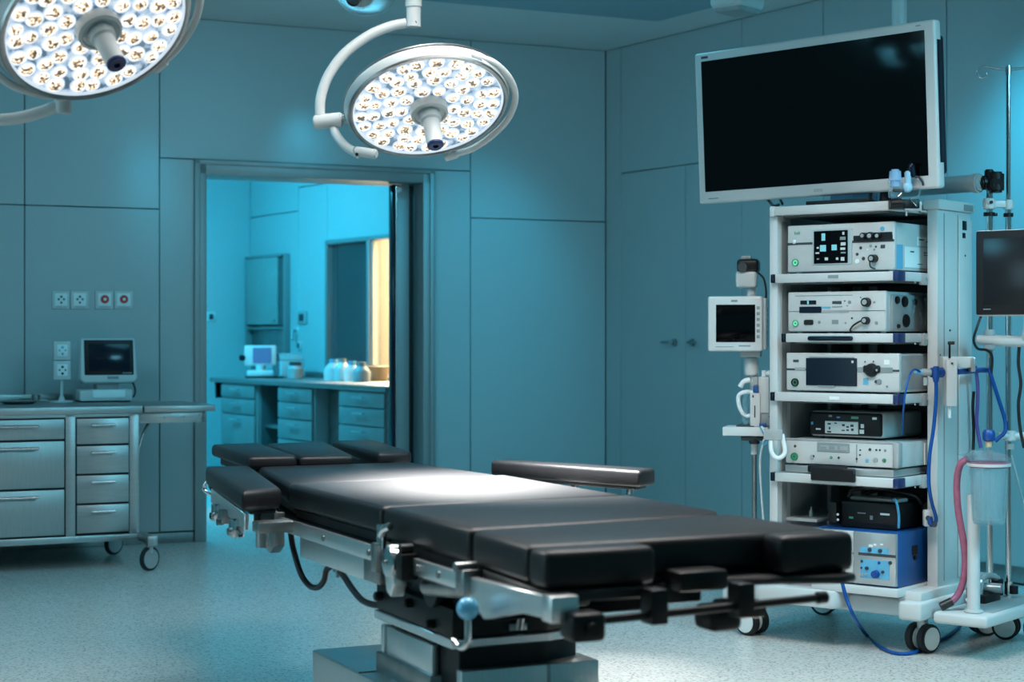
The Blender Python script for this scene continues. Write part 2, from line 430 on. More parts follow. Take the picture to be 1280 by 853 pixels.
def fknob(t, name, fr, v, px, py, rpx, m, th=.012, parent=None, m2=None):
    u, z = fr.V(px, py, v); d = fr.w(u, v).y; r = rpx*d/FPX
    o = t.part(name, t.mb().cyl((u, v+.001, z), (u, v-th, z), r, r*.92, n=20, bev=min(.0015, th*.3)), m, parent)
    if m2 is not None:
        t.part('cap', t.mb().cyl((u, v-th*.5, z), (u, v-th-.0012, z), r*.55, n=16), m2, o)
    return o

def ring(t, name, fr, v, px, py, rpx, m, mc, parent=None):
    u, z = fr.V(px, py, v); d = fr.w(u, v).y; r = rpx*d/FPX
    o = t.part(name, t.mb().lathe([(r*.72, 0), (r*.72, .004), (r*.78, .006), (r*.95, .006), (r, .004), (r, -.001)], (u, v, z), (0, -1, 0), 24), m, parent)
    t.part('button_face', t.mb().cyl((u, v+.001, z), (u, v-.002, z), r*.72, n=18), mc, o)
    t.part('button_centre', t.mb().cyl((u, v+.001, z), (u, v-.0035, z), r*.32, n=14), m, o)
    return o

# ------------------------------------------------------------------ surgical lamps
def lamp(label, c, n, upref, rail_px, d_rail):
    t = Thing('surgical_lamp', label, 'surgical lamp', G, tuple(c), 'ceiling surgical lamps')
    n = Vector(n).normalized(); up = Vector(upref); x = (up-n*up.dot(n)).normalized(); y = n.cross(x)
    Rm = Matrix((x, y, n)).transposed().to_4x4()
    hb = MB().lathe([(.2375, -.012), (.2375, .003), (.243, .005), (.250, .004), (.252, 0), (.257, -.008), (.2605, -.022), (.262, -.030), (.260, -.036), (.250, -.043), (.20, -.058), (.1, -.066), (0, -.067)], n=72)
    head = hb.build('lamp_head', M['white'], t.o); head.matrix_local = Rm
    gb = MB().lathe([(.2385, .0035), (.2425, .007), (.2505, .006), (.2535, -.001), (.2505, -.002), (.243, .003)], n=72).lathe([(.261, -.028), (.2645, -.031), (.263, -.038), (.252, -.045)], n=72)
    gb.build('rim_seal', M['steel_d'], head)
    MB().lathe([(0, -.006), (.2375, -.006), (.2375, -.010), (0, -.010)], n=72).build('reflector', M['lampface'], head)
    MB().lathe([(.232, -.004), (.2375, .002), (.2395, .0035), (.2375, -.006)], n=72).build('light_rim', M['lensrim'], head)
    lm = None; rnd = random.Random(3)
    k = 0
    for rr, cnt in ((.083, 9), (.127, 14), (.170, 19), (.2095, 25)):
        for i in range(cnt):
            a = 2*math.pi*(i+.5*(cnt % 2))/cnt + rnd.uniform(-.05, .05)
            r_ = rr+rnd.uniform(-.004, .004); s = rnd.uniform(1.2, 1.5)
            if lm is None:
                lo = MB().lathe([(0, .006), (.006, .0052), (.011, .003), (.0145, -.001), (.0155, -.004)], n=20).lathe([(.0148, -.002), (.0168, 0.0005), (.0175, -.005)], n=20, mi=1).build('led_lens', [M['lens'], M['lensrim']], head); lm = lo.data
            else:
                lo = bpy.data.objects.new('led_lens', lm); COL.objects.link(lo); lo.parent = head
            lo.location = (r_*math.cos(a), r_*math.sin(a), 0); lo.rotation_euler = (0, 0, rnd.uniform(0, 6)); lo.scale = (s, s, 1); k += 1
    hn = MB().lathe([(0, -.004), (.057, -.004), (.060, .008), (.058, .028), (.050, .032), (.047, .026), (.030, .024), (.030, .028)], n=40)
    hub = hn.build('handle_hub', M['white'], head)
    MB().lathe([(.034, .018), (.033, .052), (.0285, .056), (.0265, .058), (.0255, .140), (.0245, .147)], n=32).build('sterile_handle', M['white'], hub)
    MB().lathe([(.0252, .136), (.0252, .1485), (.022, .152), (.009, .152), (.0085, .143), (0, .143)], n=32).build('handle_cap', [M['navy']], hub)
    # guard rails that follow the rim
    def onplane(px, py, off):
        P0 = Vector(c)+n*off; dr = Vector(((px-CX)/FPX, 1, -(py-HY)/FPX)); o = Vector((0, 0, H))
        s = (P0-o).dot(n)/dr.dot(n); return o+dr*s
    for pts, rad in rail_px:
        P = [onplane(px, py, -.02) for px, py in pts]
        ra = t.part('grip_rail', t.mb().tube(P, rad), M['white'])
        for e, f in ((P[0], P[1]), (P[-1], P[-2])):
            dr = (f-e).normalized()
            t.part('rail_clamp', t.mb().cyl(e-dr*.02, e+dr*.025, rad*1.55, n=16, bev=.003), M['white'], ra)
            q = Vector(c)-n*.025; tq = (q-e).normalized()
            t.part('clamp_pin', t.mb().cyl(e, e+tq*.06, rad*.9, n=12), M['devgrey'], ra)
    return t, n, onplane

nR = (.17, -.49, -.85); cR = at(535.5, 134.5, 5.5)
LR, nRv, onR = lamp('round surgical lamp hanging whole above the table, in front of the doorway', cR, nR, (1, .05, .15),
    [([(592, 70), (618, 79), (638, 100), (644, 124), (634, 150), (612, 172), (588, 187), (563, 194)], .011)], 5.5)
# its suspension: drop tube, big bow, joint, lower bow
m = LR.mb(); a = at(517, 33, 5.62); top = Vector((a.x, a.y, CEIL))
LR.part('drop_tube', LR.mb().cyl(a, top, .0235, n=24).cyl(a+Vector((0, 0, .062)), a+Vector((0, 0, .30)), .0265, n=24).lathe([(.024, -.002), (.024, .004), (.02, .006)], a).cyl(top-Vector((0, 0, .03)), top, .09, n=32, bev=.006), M['white'])
LR.part('set_screw', LR.mb().cyl(at(519, 28, 5.598), at(519, 28, 5.604), .005), M['black'])
bow = [(508, 29, 5.62), (488, 33, 5.615), (462, 44, 5.60), (432, 66, 5.58), (411, 94, 5.565), (401, 122, 5.555), (400, 147, 5.55)]
LR.part('bow_arm', LR.mb().tube([at(*p) for p in bow], .0165, 16), M['white'])
j0, j1 = at(393, 153, 5.55), at(428, 149.5, 5.54)
jn = LR.part('swivel_joint', LR.mb().cyl(j0, j1, .0235, n=28, bev=.004), M['white'])
LR.part('joint_pin', LR.mb().cyl(j1, at(437, 147, 5.52), .014, n=20), M['devgrey'], jn)
lo = [(416, 157, 5.55), (421, 170, 5.53), (433, 184, 5.50), (449, 193, 5.48)]
LR.part('lower_arm', LR.mb().tube([at(*p) for p in lo], .0145, 14), M['white'])
hd = LR.part('arm_bracket', LR.mb().cyl(at(444, 189, 5.47), at(471, 193, 5.45), .0155, n=20, bev=.004).cyl(at(447, 184, 5.47), at(447, 196, 5.47), .013, n=16), M['white'])
LR.part('bracket_screw', LR.mb().cyl(at(446, 193, 5.452), at(446, 193, 5.46), .005), M['black'], hd)

nL = (.453, -.488, -.741); cL = at(121, 32, 4.5)
LL, nLv, onL = lamp('round surgical lamp cut by the top edge, above the steel drawer desk', cL, nL, (1, .2, .5),
    [([(198, 82), (222, 60), (242, 30), (250, 0), (246, -28)], .0105), ([(-25, 60), (-8, 88), (18, 108), (55, 119), (78, 118)], .0105)], 4.5)
j = at(78, 129, 4.45)
jn = LL.part('swivel_joint', LL.mb().cyl(at(79, 117, 4.70), at(79, 142, 4.70), .0225, n=24, bev=.004).cyl(at(80, 100, 4.76), at(79, 119, 4.70), .0170, n=20), M['white'])
arm = [(74, 132, 4.70), (52, 140, 4.70), (26, 147, 4.70), (0, 150, 4.70), (-40, 150, 4.72), (-90, 120, 4.74), (-110, 60, 4.76), (-100, -40, 4.78)]
LL.part('bow_arm', LL.mb().tube([at(*p) for p in arm], .0165, 16), M['white'])
e = at(-100, -40, 4.78); LL.part('drop_tube', LL.mb().cyl(e-Vector((0, 0, .05)), (e.x, e.y, CEIL), .0215, n=24).cyl((e.x, e.y, CEIL-.03), (e.x, e.y, CEIL), .09, n=32, bev=.006), M['white'])

# glass-domed ceiling camera beside the drop tube
dc = at(458, -22, 5.9)
t = Thing('ceiling_camera', 'ceiling camera with glossy glass dome cut by the top edge', 'camera', G, tuple(dc))
t.part('housing', t.mb().lathe([(0, .10), (.10, .10), (.125, .06), (.132, .01), (.128, -.004), (.112, -.006)], dc).cyl(dc+Vector((0, 0, .09)), (dc.x, dc.y, CEIL), .035).cyl((dc.x, dc.y, CEIL-.02), (dc.x, dc.y, CEIL), .1, n=32), M['white'])
t.part('glass_dome', t.mb().lathe([(.112, -.004), (.108, -.035), (.092, -.070), (.06, -.098), (.03, -.108), (0, -.110)], dc), M['clear'])
ey = t.part('lens_unit', t.mb().sph(dc+Vector((-.015, -.02, -.045)), .042), M['devgrey'])
t.part('lens', t.mb().cyl(dc+Vector((-.03, -.045, -.055)), dc+Vector((-.04, -.072, -.072)), .024), M['black'], ey)
t.part('side_arm', t.mb().tube([dc+Vector((.09, 0, -.01)), dc+Vector((.15, 0, .02)), dc+Vector((.22, .0, .08))], .016).cyl(dc+Vector((-.09, 0, .0)), dc+Vector((-.15, 0, .012)), .018), M['white'])

# white housing under the ceiling at the right, and a pendant tube
hc = at(923, 6, 7.2)
t = Thing('ceiling_housing', 'white rounded housing under the ceiling above the big monitor', 'ceiling fixture', C, C.loc(hc.x, hc.y)+(hc.z,))
u, v = C.loc(hc.x, hc.y)
zb = at(923, 17, 7.2).z
t.part('housing', t.mb().box(u-.085, u+.075, v-.10, v+.10, zb+.012, CEIL-.02, .03, 4), M['white'])
t.part('bottom_lens', t.mb().box(u-.072, u+.062, v-.085, v+.085, zb, zb+.03, .014, 3), M['devgrey'])
t.part('ceiling_plate', t.mb().box(u-.1, u+.09, v-.12, v+.12, CEIL-.025, CEIL, .004), M['white'])
pc = at(1124, 10, 7.35)
t = Thing('pendant_tube', 'pale ceiling tube coming down behind the big monitor', 'ceiling pendant', G, (pc.x, pc.y, 1.9))
t.part('tube', t.mb().cyl((pc.x, pc.y, 2.02), (pc.x, pc.y, CEIL), .031, n=28), M['white'])
t.part('end_cap', t.mb().cyl((pc.x, pc.y, 1.99), (pc.x, pc.y, 2.03), .036, n=28, bev=.006), M['devgrey'])
t.part('ceiling_flange', t.mb().cyl((pc.x, pc.y, CEIL-.03), (pc.x, pc.y, CEIL), .11, n=36, bev=.008), M['white'])

# ------------------------------------------------------------------ operating table
TB = Thing('operating_table', 'black padded operating table on a steel column under the lit lamps', 'operating table', T, (.30, -.6, 0))
ZT = .734
def pad(pts, z0, z1, bev=.016, label=None, board=True, inset=.02):
    o = TB.part('pad', TB.mb().prism(pts, z0, z1, bev, 3), M['vinyl'], None, label)
    if board:
        cx = sum(p[0] for p in pts)/len(pts); cy = sum(p[1] for p in pts)/len(pts)
        q = [(p[0]-math.copysign(inset, p[0]-cx), p[1]-math.copysign(inset*.4, p[1]-cy)) for p in pts]
        TB.part('pad_board', TB.mb().prism(q, z0-.030, z0-.0005, .004, 1), M['board'], o)
    return o
# back, seat and leg sections
pad([(.005, .225), (.675, .255), (.635, .885), (.118, .885)], .672, ZT-.002, .014)
pad([(0, -.525), (.69, -.50), (.69, .245), (0, .215)], .664, ZT, .016)
pad([(-.005, -1.075), (.66, -1.02), (.70, -.95), (.70, -.51), (0, -.535)], .655, ZT, .018)
pad([(-.022, -1.40), (.712, -1.40), (.685, -1.03), (-.005, -1.085)], .655, ZT-.001, .018)
# two foot pads leaving a gap between them
pad([(-.026, -1.495), (.222, -1.495), (.222, -1.398), (-.026, -1.408)], .655, ZT-.002, .018, None, False)
pad([(.530, -1.475), (.715, -1.475), (.715, -1.39), (.530, -1.39)], .650, ZT-.001, .018, None, False)
# left arm pad
pad([(-.188, .03), (-.058, .085), (.098, .905), (-.048, .915)], .676, ZT+.001, .016, None, False)
# three head pads
pad([(.088, .90), (.25, .895), (.335, 1.60), (.150, 1.57)], .722, ZT+.030, .013, None, True, .03)
pad([(.258, .895), (.44, .885), (.60, 1.64), (.36, 1.60)], .722, ZT+.026, .013, None, True, .03)
pad([(.530, .905), (.66, .925), (.78, 1.60), (.612, 1.60)], .720, ZT+.030, .013, None, True, .03)
TB.part('head_carrier', TB.mb().box(.14, .62, .88, 1.30, .676, .694, .005).box(.20, .24, .60, 1.1, .655, .676, .003).box(.50, .54, .60, 1.1, .655, .676, .003), M['steel_d'])
# right arm rest: long narrow pad on a post, standing off the table edge
AR = lambda q: T.loc(*(T.w(q[0], q[1]).xy*1.06))  # arm rest corners scaled about the camera, away from the lamp beam
ar = TB.part('arm_rest', TB.mb().prism([AR(q) for q in ((.655, .28), (.735, .32), (.955, -.20), (.868, -.265))], .702, .752, .012, 3), M['vinyl'])
TB.part('arm_rest_board', TB.mb().prism([AR(q) for q in ((.675, .27), (.725, .29), (.93, -.19), (.872, -.235))], .692, .7015, .002, 1), M['board'], ar)
a_, b_ = AR((.80, .0)), AR((.885, -.175))
TB.part('arm_rest_post', TB.mb().cyl((a_[0], a_[1], .60), (a_[0], a_[1], .692), .014).box(.70, a_[0]+.02, a_[1]-.02, a_[1]+.02, .595, .625, .004), M['chrome'], ar)
TB.part('arm_rest_stud', TB.mb().cyl((b_[0], b_[1], .674), (b_[0], b_[1], .692), .012), M['chrome'], ar)
# side rails, left and right
def rail(u, v0, v1, z0=.602, z1=.640, th=.012):
    r = TB.part('side_rail', TB.mb().box(u-th/2, u+th/2, v0, v1, z0, z1, .002), M['rail'])
    for v in (v0+.03, (v0+v1)/2, v1-.03):
        TB.part('rail_bolt', TB.mb().cyl((u-th/2-.004, v, (z0+z1)/2), (u+.05, v, (z0+z1)/2), .008, n=14), M['steel_d'], r)
    return r
rail(-.02, -.545, .195); rail(-.02, -1.11, -.80); rail(.72, -.50, .22); rail(.72, -1.05, -.55)
# foot-end side plate, left
TB.part('side_plate', TB.mb().prism([(-1.145, .640), (-1.53, .650), (-1.53, .606), (-1.40, .600), (-1.215, .560), (-1.145, .600)], -.035, -.015, .003, 1, 0, 'x'), M['rail'])
TB.part('plate_end', TB.mb().box(-.04, .02, -1.545, -1.50, .600, .652, .004), M['rail'])
# long frame beams below the pads
for u0, u1 in ((.03, .07), (.60, .64)):
    TB.part('frame_beam', TB.mb().box(u0, u1, -.325, .20, .526, .603, .004), M['rail'])
TB.part('beam_end', TB.mb().box(.028, .07, -.44, -.326, .528, .600, .003), M['steel_d'])
TB.part('frame_plate', TB.mb().box(.0, .66, -1.08, .88, .622, .634, .002), M['board'])
TB.part('cross_beam', TB.mb().box(.06, .62, -.30, -.22, .54, .62, .004).box(.06, .62, .08, .16, .54, .62, .004), M['steel_d'])
# hinge at the seat joint
hg = TB.part('hinge_plate', TB.mb().prism([(-.675, .60), (-.685, .66), (-.71, .662), (-.735, .64), (-.74, .57), (-.72, .54), (-.69, .55)], -.05, -.015, .005, 2, 0, 'x'), M['rail'])
TB.part('hinge_disc', TB.mb().lathe([(0, .008), (.018, .008), (.034, .005), (.036, 0), (.036, -.02)], (-.052, -.715, .622), (-1, 0, 0), 28), M['chrome'], hg)
TB.part('hinge_screw', TB.mb().cyl((-.058, -.715, .622), (-.064, -.715, .622), .006), M['steel_d'], hg)
TB.part('clamp_block', TB.mb().box(-.055, -.01, -.80, -.76, .588, .650, .006).cyl((-.05, -.78, .66), (-.02, -.78, .66), .012), M['black'])
TB.part('clamp_block', TB.mb().box(-.05, -.005, -.62, -.585, .585, .655, .005), M['steel_d'])
TB.part('hinge_link', TB.mb().tube([(-.03, -.60, .665), (-.035, -.64, .690), (-.03, -.665, .70)], .010).cyl((-.03, -.61, .64), (-.03, -.61, .70), .012), M['chrome'])
TB.part('gas_spring', TB.mb().cyl((.02, -.78, .57), (.06, -1.12, .60), .022).cyl((.06, -1.10, .60), (.08, -1.3, .615), .012), M['steel_d'])
TB.part('gear_arch', TB.mb().prism([(-.50, .52), (-.56, .575), (-.66, .60), (-.80, .60), (-.92, .575), (-1.02, .52)], .08, .5, .006, 1, 0, 'x'), M['board'])
TB.part('pivot_housing', TB.mb().box(.06, .30, -1.06, -.86, .545, .60, .01).cyl((.04, -.74, .56), (.44, -.74, .56), .045, n=28), M['board'])
# joint at the head end of the rail
TB.part('joint_bracket', TB.mb().prism([(.20, .655), (.33, .64), (.36, .60), (.30, .545), (.24, .535), (.20, .56)], -.045, -.012, .005, 2, 0, 'x'), M['steel_d'])
TB.part('joint_pin', TB.mb().cyl((-.06, .255, .612), (-.01, .255, .612), .013).cyl((-.056, .30, .59), (-.01, .30, .59), .010).cyl((-.03, .238, .63), (-.03, .238, .682), .013).cyl((-.03, .28, .63), (-.03, .28, .675), .010), M['chrome'])
TB.part('joint_cover', TB.mb().box(-.05, -.005, .33, .385, .585, .645, .006), M['black'])
# arm-pad rail on the left and its little clamps
aL = TB.part('arm_pad_rail', TB.mb().prism([(-.165, .08), (-.153, .08), (-.022, .90), (-.034, .90)], .622, .668, .002, 1), M['rail'])
TB.part('arm_pad_plate', TB.mb().prism([(-.15, .08), (-.07, .10), (.06, .88), (-.02, .89)], .664, .6755, .002, 1), M['board'])
for v, s_ in ((.22, 0), (.48, 1), (.66, 0)):
    u = -.165+.16*(v-.08)
    cl = TB.part('rail_clamp', TB.mb().box(u-.022, u+.012, v-.022, v+.022, .600 if s_ else .588, .640, .004).cyl((u-.03, v, .605), (u-.012, v, .605), .010), M['steel_d'] if s_ else M['chrome'])
TB.part('arm_pad_hinge', TB.mb().cyl((-.13, .03, .58), (-.13, .03, .64), .018, n=18).box(-.15, -.05, .0, .06, .62, .65, .004), M['steel_d'])
TB.part('arm_pad_knob', TB.mb().cyl((-.03, .93, .676), (.02, .93, .676), .020, n=18, bev=.004).cyl((.0, .90, .66), (.0, .96, .66), .006), M['black'])
TB.part('arm_pad_handle', TB.mb().tube([(-.03, .955, .69), (-.04, .965, .66), (-.01, .94, .635)], .006), M['chrome'])
# cable loops
TB.part('cable', TB.mb().tube([(.03, .285, .60), (.035, .275, .545), (.045, .235, .475), (.05, .175, .448), (.05, .10, .452), (.05, .045, .478), (.05, .02, .512), (.06, -.02, .528)], .0085), M['cable'])
TB.part('cable', TB.mb().tube([(.06, -.02, .528), (.055, -.07, .515), (.05, -.12, .508), (.05, -.18, .485), (.05, -.25, .466), (.05, -.32, .464), (.06, -.37, .466)], .0085), M['cable'])
TB.part('cable_tie', TB.mb().cyl((.045, -.045, .518), (.07, -.06, .528), .006).cyl((.05, -.065, .50), (.05, -.065, .53), .005), M['steel_d'])
# column: black housing, steel slab, telescopic shrouds, base
U1 = .292
TB.part('column_head', TB.mb().prism([(.05, -.359), (.05, -.851), (U1, -.851), (.42, -.80), (.42, -.359)], .456, .525, .006, 2), M['black'])
hd = TB.part('column_bellows', TB.mb().box(.09, .40, -.82, -.40, .515, .60, .01), M['board'])
for v, z in ((-.40, .495), (-.60, .505), (-.74, .475)):
    TB.part('knob', TB.mb().cyl((.052, v, z), (.030, v, z), .012, n=16, bev=.003), M['black'], hd)
TB.part('column_slab', TB.mb().prism([(.046, -.355), (.046, -.856), (U1, -.856), (.425, -.805), (.425, -.355)], .434, .4555, .003, 1), M['rail'])
TB.part('column_sleeve', TB.mb().prism([(.075, -.40), (.075, -.835), (U1, -.835), (.40, -.79), (.40, -.40)], .32, .4335, .003, 1), M['black'])
TB.part('shroud_side', TB.mb().box(.055, .073, -.717, -.42, .298, .421, .003).box(.055, .40, -.40, -.38, .298, .421, .003), M['rail'])
TB.part('shroud_front', TB.mb().box(.066, .296, -.868, -.838, .26, .384, .003).box(.28, .42, -.868, -.41, .26, .384, .003), M['rail'])
TB.part('shroud_lower', TB.mb().box(.045, .41, -.73, -.37, .296, .352, .004), M['steel_d'])
TB.part('column_button', TB.mb().box(.19, .235, -.862, -.848, .466, .484, .002).cyl((.215, -.858, .47), (.215, -.868, .50), .010), M['steel_d'])
bs = TB.part('base_plate', TB.mb().box(0, .463, -1.40, 0, .05, .30, .006), M['rail'])
TB.part('base_plinth', TB.mb().box(.03, .43, -1.36, -.04, .0, .05, .004), M['board'], bs)
TB.part('base_seam', TB.mb().box(.0, .463, -.372, -.366, .2995, .3015, 0), M['board'], bs)
# brake lever with blue ball
lv = TB.part('brake_lever', TB.mb().tube([(-.075, -1.228, .585), (-.075, -1.228, .53), (-.078, -1.222, .510), (-.078, -1.195, .503), (-.080, -1.165, .512)], .0068), M['chrome'])
TB.part('lever_ball', TB.mb().sph((-.075, -1.228, .588), .0235, n=28), M['ball'], lv)
TB.part('rail_lock', TB.mb().box(-.05, .0, -1.145, -1.10, .60, .655, .005).cyl((-.06, -1.123, .66), (-.01, -1.123, .66), .010), M['steel_d'])
# foot end: under-plates, accessory bar with clamps
fp = TB.part('foot_plate', TB.mb().prism([(-.03, -1.50), (.20, -1.50), (.22, -1.30), (.22, -1.08), (0, -1.08)], .630, .6535, .004, 1), M['board'])
TB.part('foot_plate', TB.mb().prism([(.36, -1.44), (.54, -1.47), (.655, -1.52), (.70, -1.50), (.68, -1.08), (.36, -1.08)], .632, .6495, .005, 1), M['board'])
TB.part('centre_block', TB.mb().box(.285, .400, -1.475, -1.40, .630, .672, .008), M['black'])
TB.part('centre_bracket', TB.mb().box(.27, .37, -1.42, -1.20, .60, .645, .006).cyl((.18, -1.25, .615), (.5, -1.25, .615), .016), M['board'])
ab = TB.part('accessory_bar', TB.mb().cyl((.03, -1.545, .600), (.575, -1.545, .612), .0085, n=18), M['black'])
TB.part('bar_end_clamp', TB.mb().box(-.012, .060, -1.585, -1.52, .566, .622, .012, 3).cyl((.024, -1.585, .593), (.024, -1.60, .593), .012), M['black'], ab)
for u in (.185, .385):
    TB.part('bar_hanger', TB.mb().box(u-.016, u+.022, -1.565, -1.515, .585, .655, .005), M['black'], ab)
TB.part('bar_cap', TB.mb().cyl((.565, -1.545, .6118), (.592, -1.545, .6124), .0125, n=18, bev=.003), M['black'], ab)
TB.part('bar_clamp', TB.mb().box(.345, .42, -1.50, -1.42, .548, .60, .015, 3).box(.44, .53, -1.42, -1.34, .556, .592, .008).cyl((.47, -1.40, .59), (.47, -1.40, .635), .014), M['black'], ab)

# ------------------------------------------------------------------ equipment cart
CT = Thing('equipment_cart', 'tall white equipment cart with shelves of devices beside the operating table', 'equipment cart', C, (-.33, .1, 0))
VF = -.218
# columns
cr = CT.part('column', CT.mb().box(-.041, 0, 0, .285, .222, 1.612, .003), M['white'])
CT.part('column_groove', CT.mb().box(-.01, .0012, .050, .056, .25, 1.60, 0).box(-.01, .0012, .166, .171, .25, 1.60, 0), M['inkgrey'], cr)
CT.part('column_side_panel', CT.mb().box(-.002, .006, .172, .282, .25, 1.585, .002), M['white'], cr)
CT.part('socket_cover', CT.mb().box(.004, .0085, .197, .232, 1.545, 1.58, .002).box(.004, .0085, .197, .222, 1.515, 1.535, .002), M['screen_b'], cr)
CT.part('column_screw', CT.mb().cyl((0, .10, 1.17), (.004, .10, 1.17), .004).cyl((0, .02, 1.08), (.003, .02, 1.08), .003).cyl((.005, .22, 1.45), (.008, .22, 1.45), .004), M['ink'], cr)
CT.part('column_cap', CT.mb().box(-.055, .012, -.008, .295, 1.612, 1.650, .006), M['white'], cr)
CT.part('column_cap_plate', CT.mb().box(.0125, .0145, .195, .275, 1.617, 1.640, .001), M['inkgrey'], cr)
cl = CT.part('column', CT.mb().box(-.587, -.553, -.20, -.10, .20, 1.602, .003), M['white'])
CT.part('column_slot', CT.mb().box(-.554, -.5505, -.17, -.13, .25, 1.58, 0), M['devgrey'], cl)
CT.part('rear_column', CT.mb().box(-.587, -.545, .20, .285, .20, 1.602, .003), M['white'])
CT.part('back_panel', CT.mb().box(-.585, -.04, .27, .280, .20, 1.60, .001), M['dark'])
CT.part('side_panel', CT.mb().box(-.572, -.562, -.10, .27, .25, 1.60, .001), M['devgrey'])
CT.part('cable_duct', CT.mb().box(-.47, -.43, .23, .27, .3, 1.58, .004).box(-.40, -.36, .23, .27, .3, 1.58, .004), M['devgrey'])
# shelves: (top z, left u, handle)
for zt, ul, full in ((1.634, -.555, 1), (1.381, -.553, 1), (1.159, -.507, 1), (.939, -.555, 1), (.638, -.554, 1), (.241, -.40, 1)):
    ur = -.05 if zt < 1.6 else -.078
    th = .033 if zt > .3 else .028
    s = CT.part('shelf', CT.mb().box(ul, ur, VF, .26, zt-th, zt, .003), M['white'])
    CT.part('shelf_channel', CT.mb().box(ul+.02, ur-.02, VF+.03, .24, zt-th-.006, zt-th+.001, .001), M['dark'], s)
    if 0.3 < zt < 1.6:
        CT.part('shelf_end_cap', CT.mb().box(ul-.017, ul, VF-.004, VF+.045, zt-th, zt, .003), M['screen_b'], s)
        CT.part('corner_bumper', CT.mb().box(ur-.018, ur+.004, VF-.003, VF+.055, zt-th-.001, zt+.001, .003), M['navy'], s)
        CT.part('shelf_bracket', CT.mb().box(ur-.01, ur+.012, -.03, .05, zt-th-.012, zt-.002, .003), M['devgrey'], s)
        CT.part('bracket_screw', CT.mb().cyl((ur+.012, -.012, zt-.018), (ur+.016, -.012, zt-.018), .006).cyl((ur+.004, -.09, zt-th-.004), (ur+.007, -.09, zt-th-.004), .004), M['chrome'], s)
    if abs(zt-1.159) < .01:
        h = CT.mb().box(-.41, -.225, VF-.014, VF+.002, zt-.027, zt-.010, .008, 3); CT.part('shelf_handle', h, M['screen_b'], s)
    if abs(zt-.638) < .01:
        fpanel(CT, 'shelf_handle', C, VF-.004, ((1015, 585), (1070, 602)), M['black'], .014, .004, s)
        dr = CT.part('slide_drawer', CT.mb().box(-.523, -.078, -.195, .20, .6405, .667, .003), M['silver'])
        CT.part('drawer_handle', CT.mb().box(-.42, -.262, -.212, -.19, .644, .672, .006), M['black'], dr)
    if abs(zt-1.381) < .01: fpanel(CT, 'maker_plate', C, VF, ((1035, 344), (1048, 348)), M['inkgrey'], .0015, .0005, s)
    if abs(zt-.939) < .01: fpanel(CT, 'maker_plate', C, VF, ((1037, 496), (1049, 500)), M['label'], .0015, .0005, s)
    if abs(zt-1.634) < .01:
        CT.part('shelf_end_cap', CT.mb().box(ul-.02, ul, VF-.004, -.06, zt-th-.004, zt+.002, .004), M['white'], s)
# chassis
bs = CT.part('chassis', CT.mb().box(-.75, -.02, -.16, .40, .138, .205, .012, 3), M['white'])
CT.part('chassis_foot', CT.mb().box(-.060, .030, -.20, .52, .132, .200, .012, 3).box(-.078, .014, -.16, .5, .19, .232, .008, 2), M['white'], bs)
CT.part('chassis_foot', CT.mb().box(-.80, -.70, -.20, .55, .125, .195, .014, 3), M['white'], bs)
CT.part('chassis_bumper', CT.mb().prism([(-.62, -.24), (-.30, -.24), (-.27, -.15), (-.64, -.15)], .150, .215, .01, 2), M['white'], bs)
for u, v, yw in ((-.036, -.049, -1.81), (-.714, -.115, -.17), (-.74, .50, .3), (-.02, .44, .8)):
    caster(CT, u, v, .052, .050, yw, .14)

# ------------------------------------------------------------------ devices on the shelves
def device(label, vf, box, depth, m, front=None, cat='medical device', name='video_processor', bev=.006):
    u0, u1, z0, z1 = box
    t = Thing(name, label, cat, C, ((u0+u1)/2, vf+depth/2, z0), None)
    t.part('casing', t.mb().box(u0+.003, u1-.003, vf+.012, vf+depth, z0+.006, z1-.002, .004), m)
    t.part('front_panel', t.mb().box(u0, u1, vf, vf+.022, z0+.006, z1, bev, 3), front or m)
    for u in (u0+.03, u1-.03):
        for v in (vf+.04, vf+depth-.04):
            t.part('rubber_foot', t.mb().cyl((u, v, z0), (u, v, z0+.008), .010, n=14), M['label'])
    return t
V1 = -.19
d = device('tall white unit with dark icon touchscreen on the topmost occupied shelf', V1, (-.516, -.077, 1.382, 1.562), .40, M['offwhite'], name='electrosurgical_unit')
fpanel(d, 'split_line', C, V1, ((984.5, 304.5), (1117.5, 301.6)), M['ink'], .0012, 0)
fpanel(d, 'screen_bezel', C, V1, ((1016, 287), (1065.5, 331)), M['silver'], .004)
s = fpanel(d, 'touchscreen', C, V1-.003, ((1017.5, 288.5), (1060, 329.5)), M['screen'], .003)
for a, b_, mm in (((1027, 292), (1031.5, 301)), 'd', 'icon'), (((1025, 306.5), (1032.5, 314.5)), 'd', 'icon'), (((1039.5, 306), (1046, 313)), 'd', 'icon'), (((1050, 296), (1057, 300)), 'd', 'inkgrey'), (((1051, 303), (1057, 307)), 'd', 'icon_w'), (((1050.5, 309.5), (1056.5, 312.5)), 'd', 'icon_w'), (((1051, 321.5), (1055.5, 326)), 'd', 'icon_w'), (((1031, 322), (1035, 325.5)), 'd', 'icon_w'), (((1045, 322), (1048, 325)), 'd', 'icon_w'), (((1021, 309), (1023.5, 311)), 'd', 'icon_w'), (((1019.5, 315.5), (1024, 317.5)), 'd', 'icon_w'), (((1053, 290), (1055.5, 293.5)), 'd', 'icon_w'), (((1051, 315), (1057, 317)), 'd', 'inkgrey'), (((1021, 323), (1024, 325)), 'd', 'inkgrey'):
    fpanel(d, 'icon', C, V1-.006, a, M[mm], .0005, 0, s)
ring(d, 'power_button', C, V1, 994.5, 328.5, 4.7, M['greenink'], M['green'])
u, z = C.V(996.5, 291.8, V1); text_part(d, 'maker_lettering', 'EnB', u, V1-.0008, z, .016, M['greenink'])
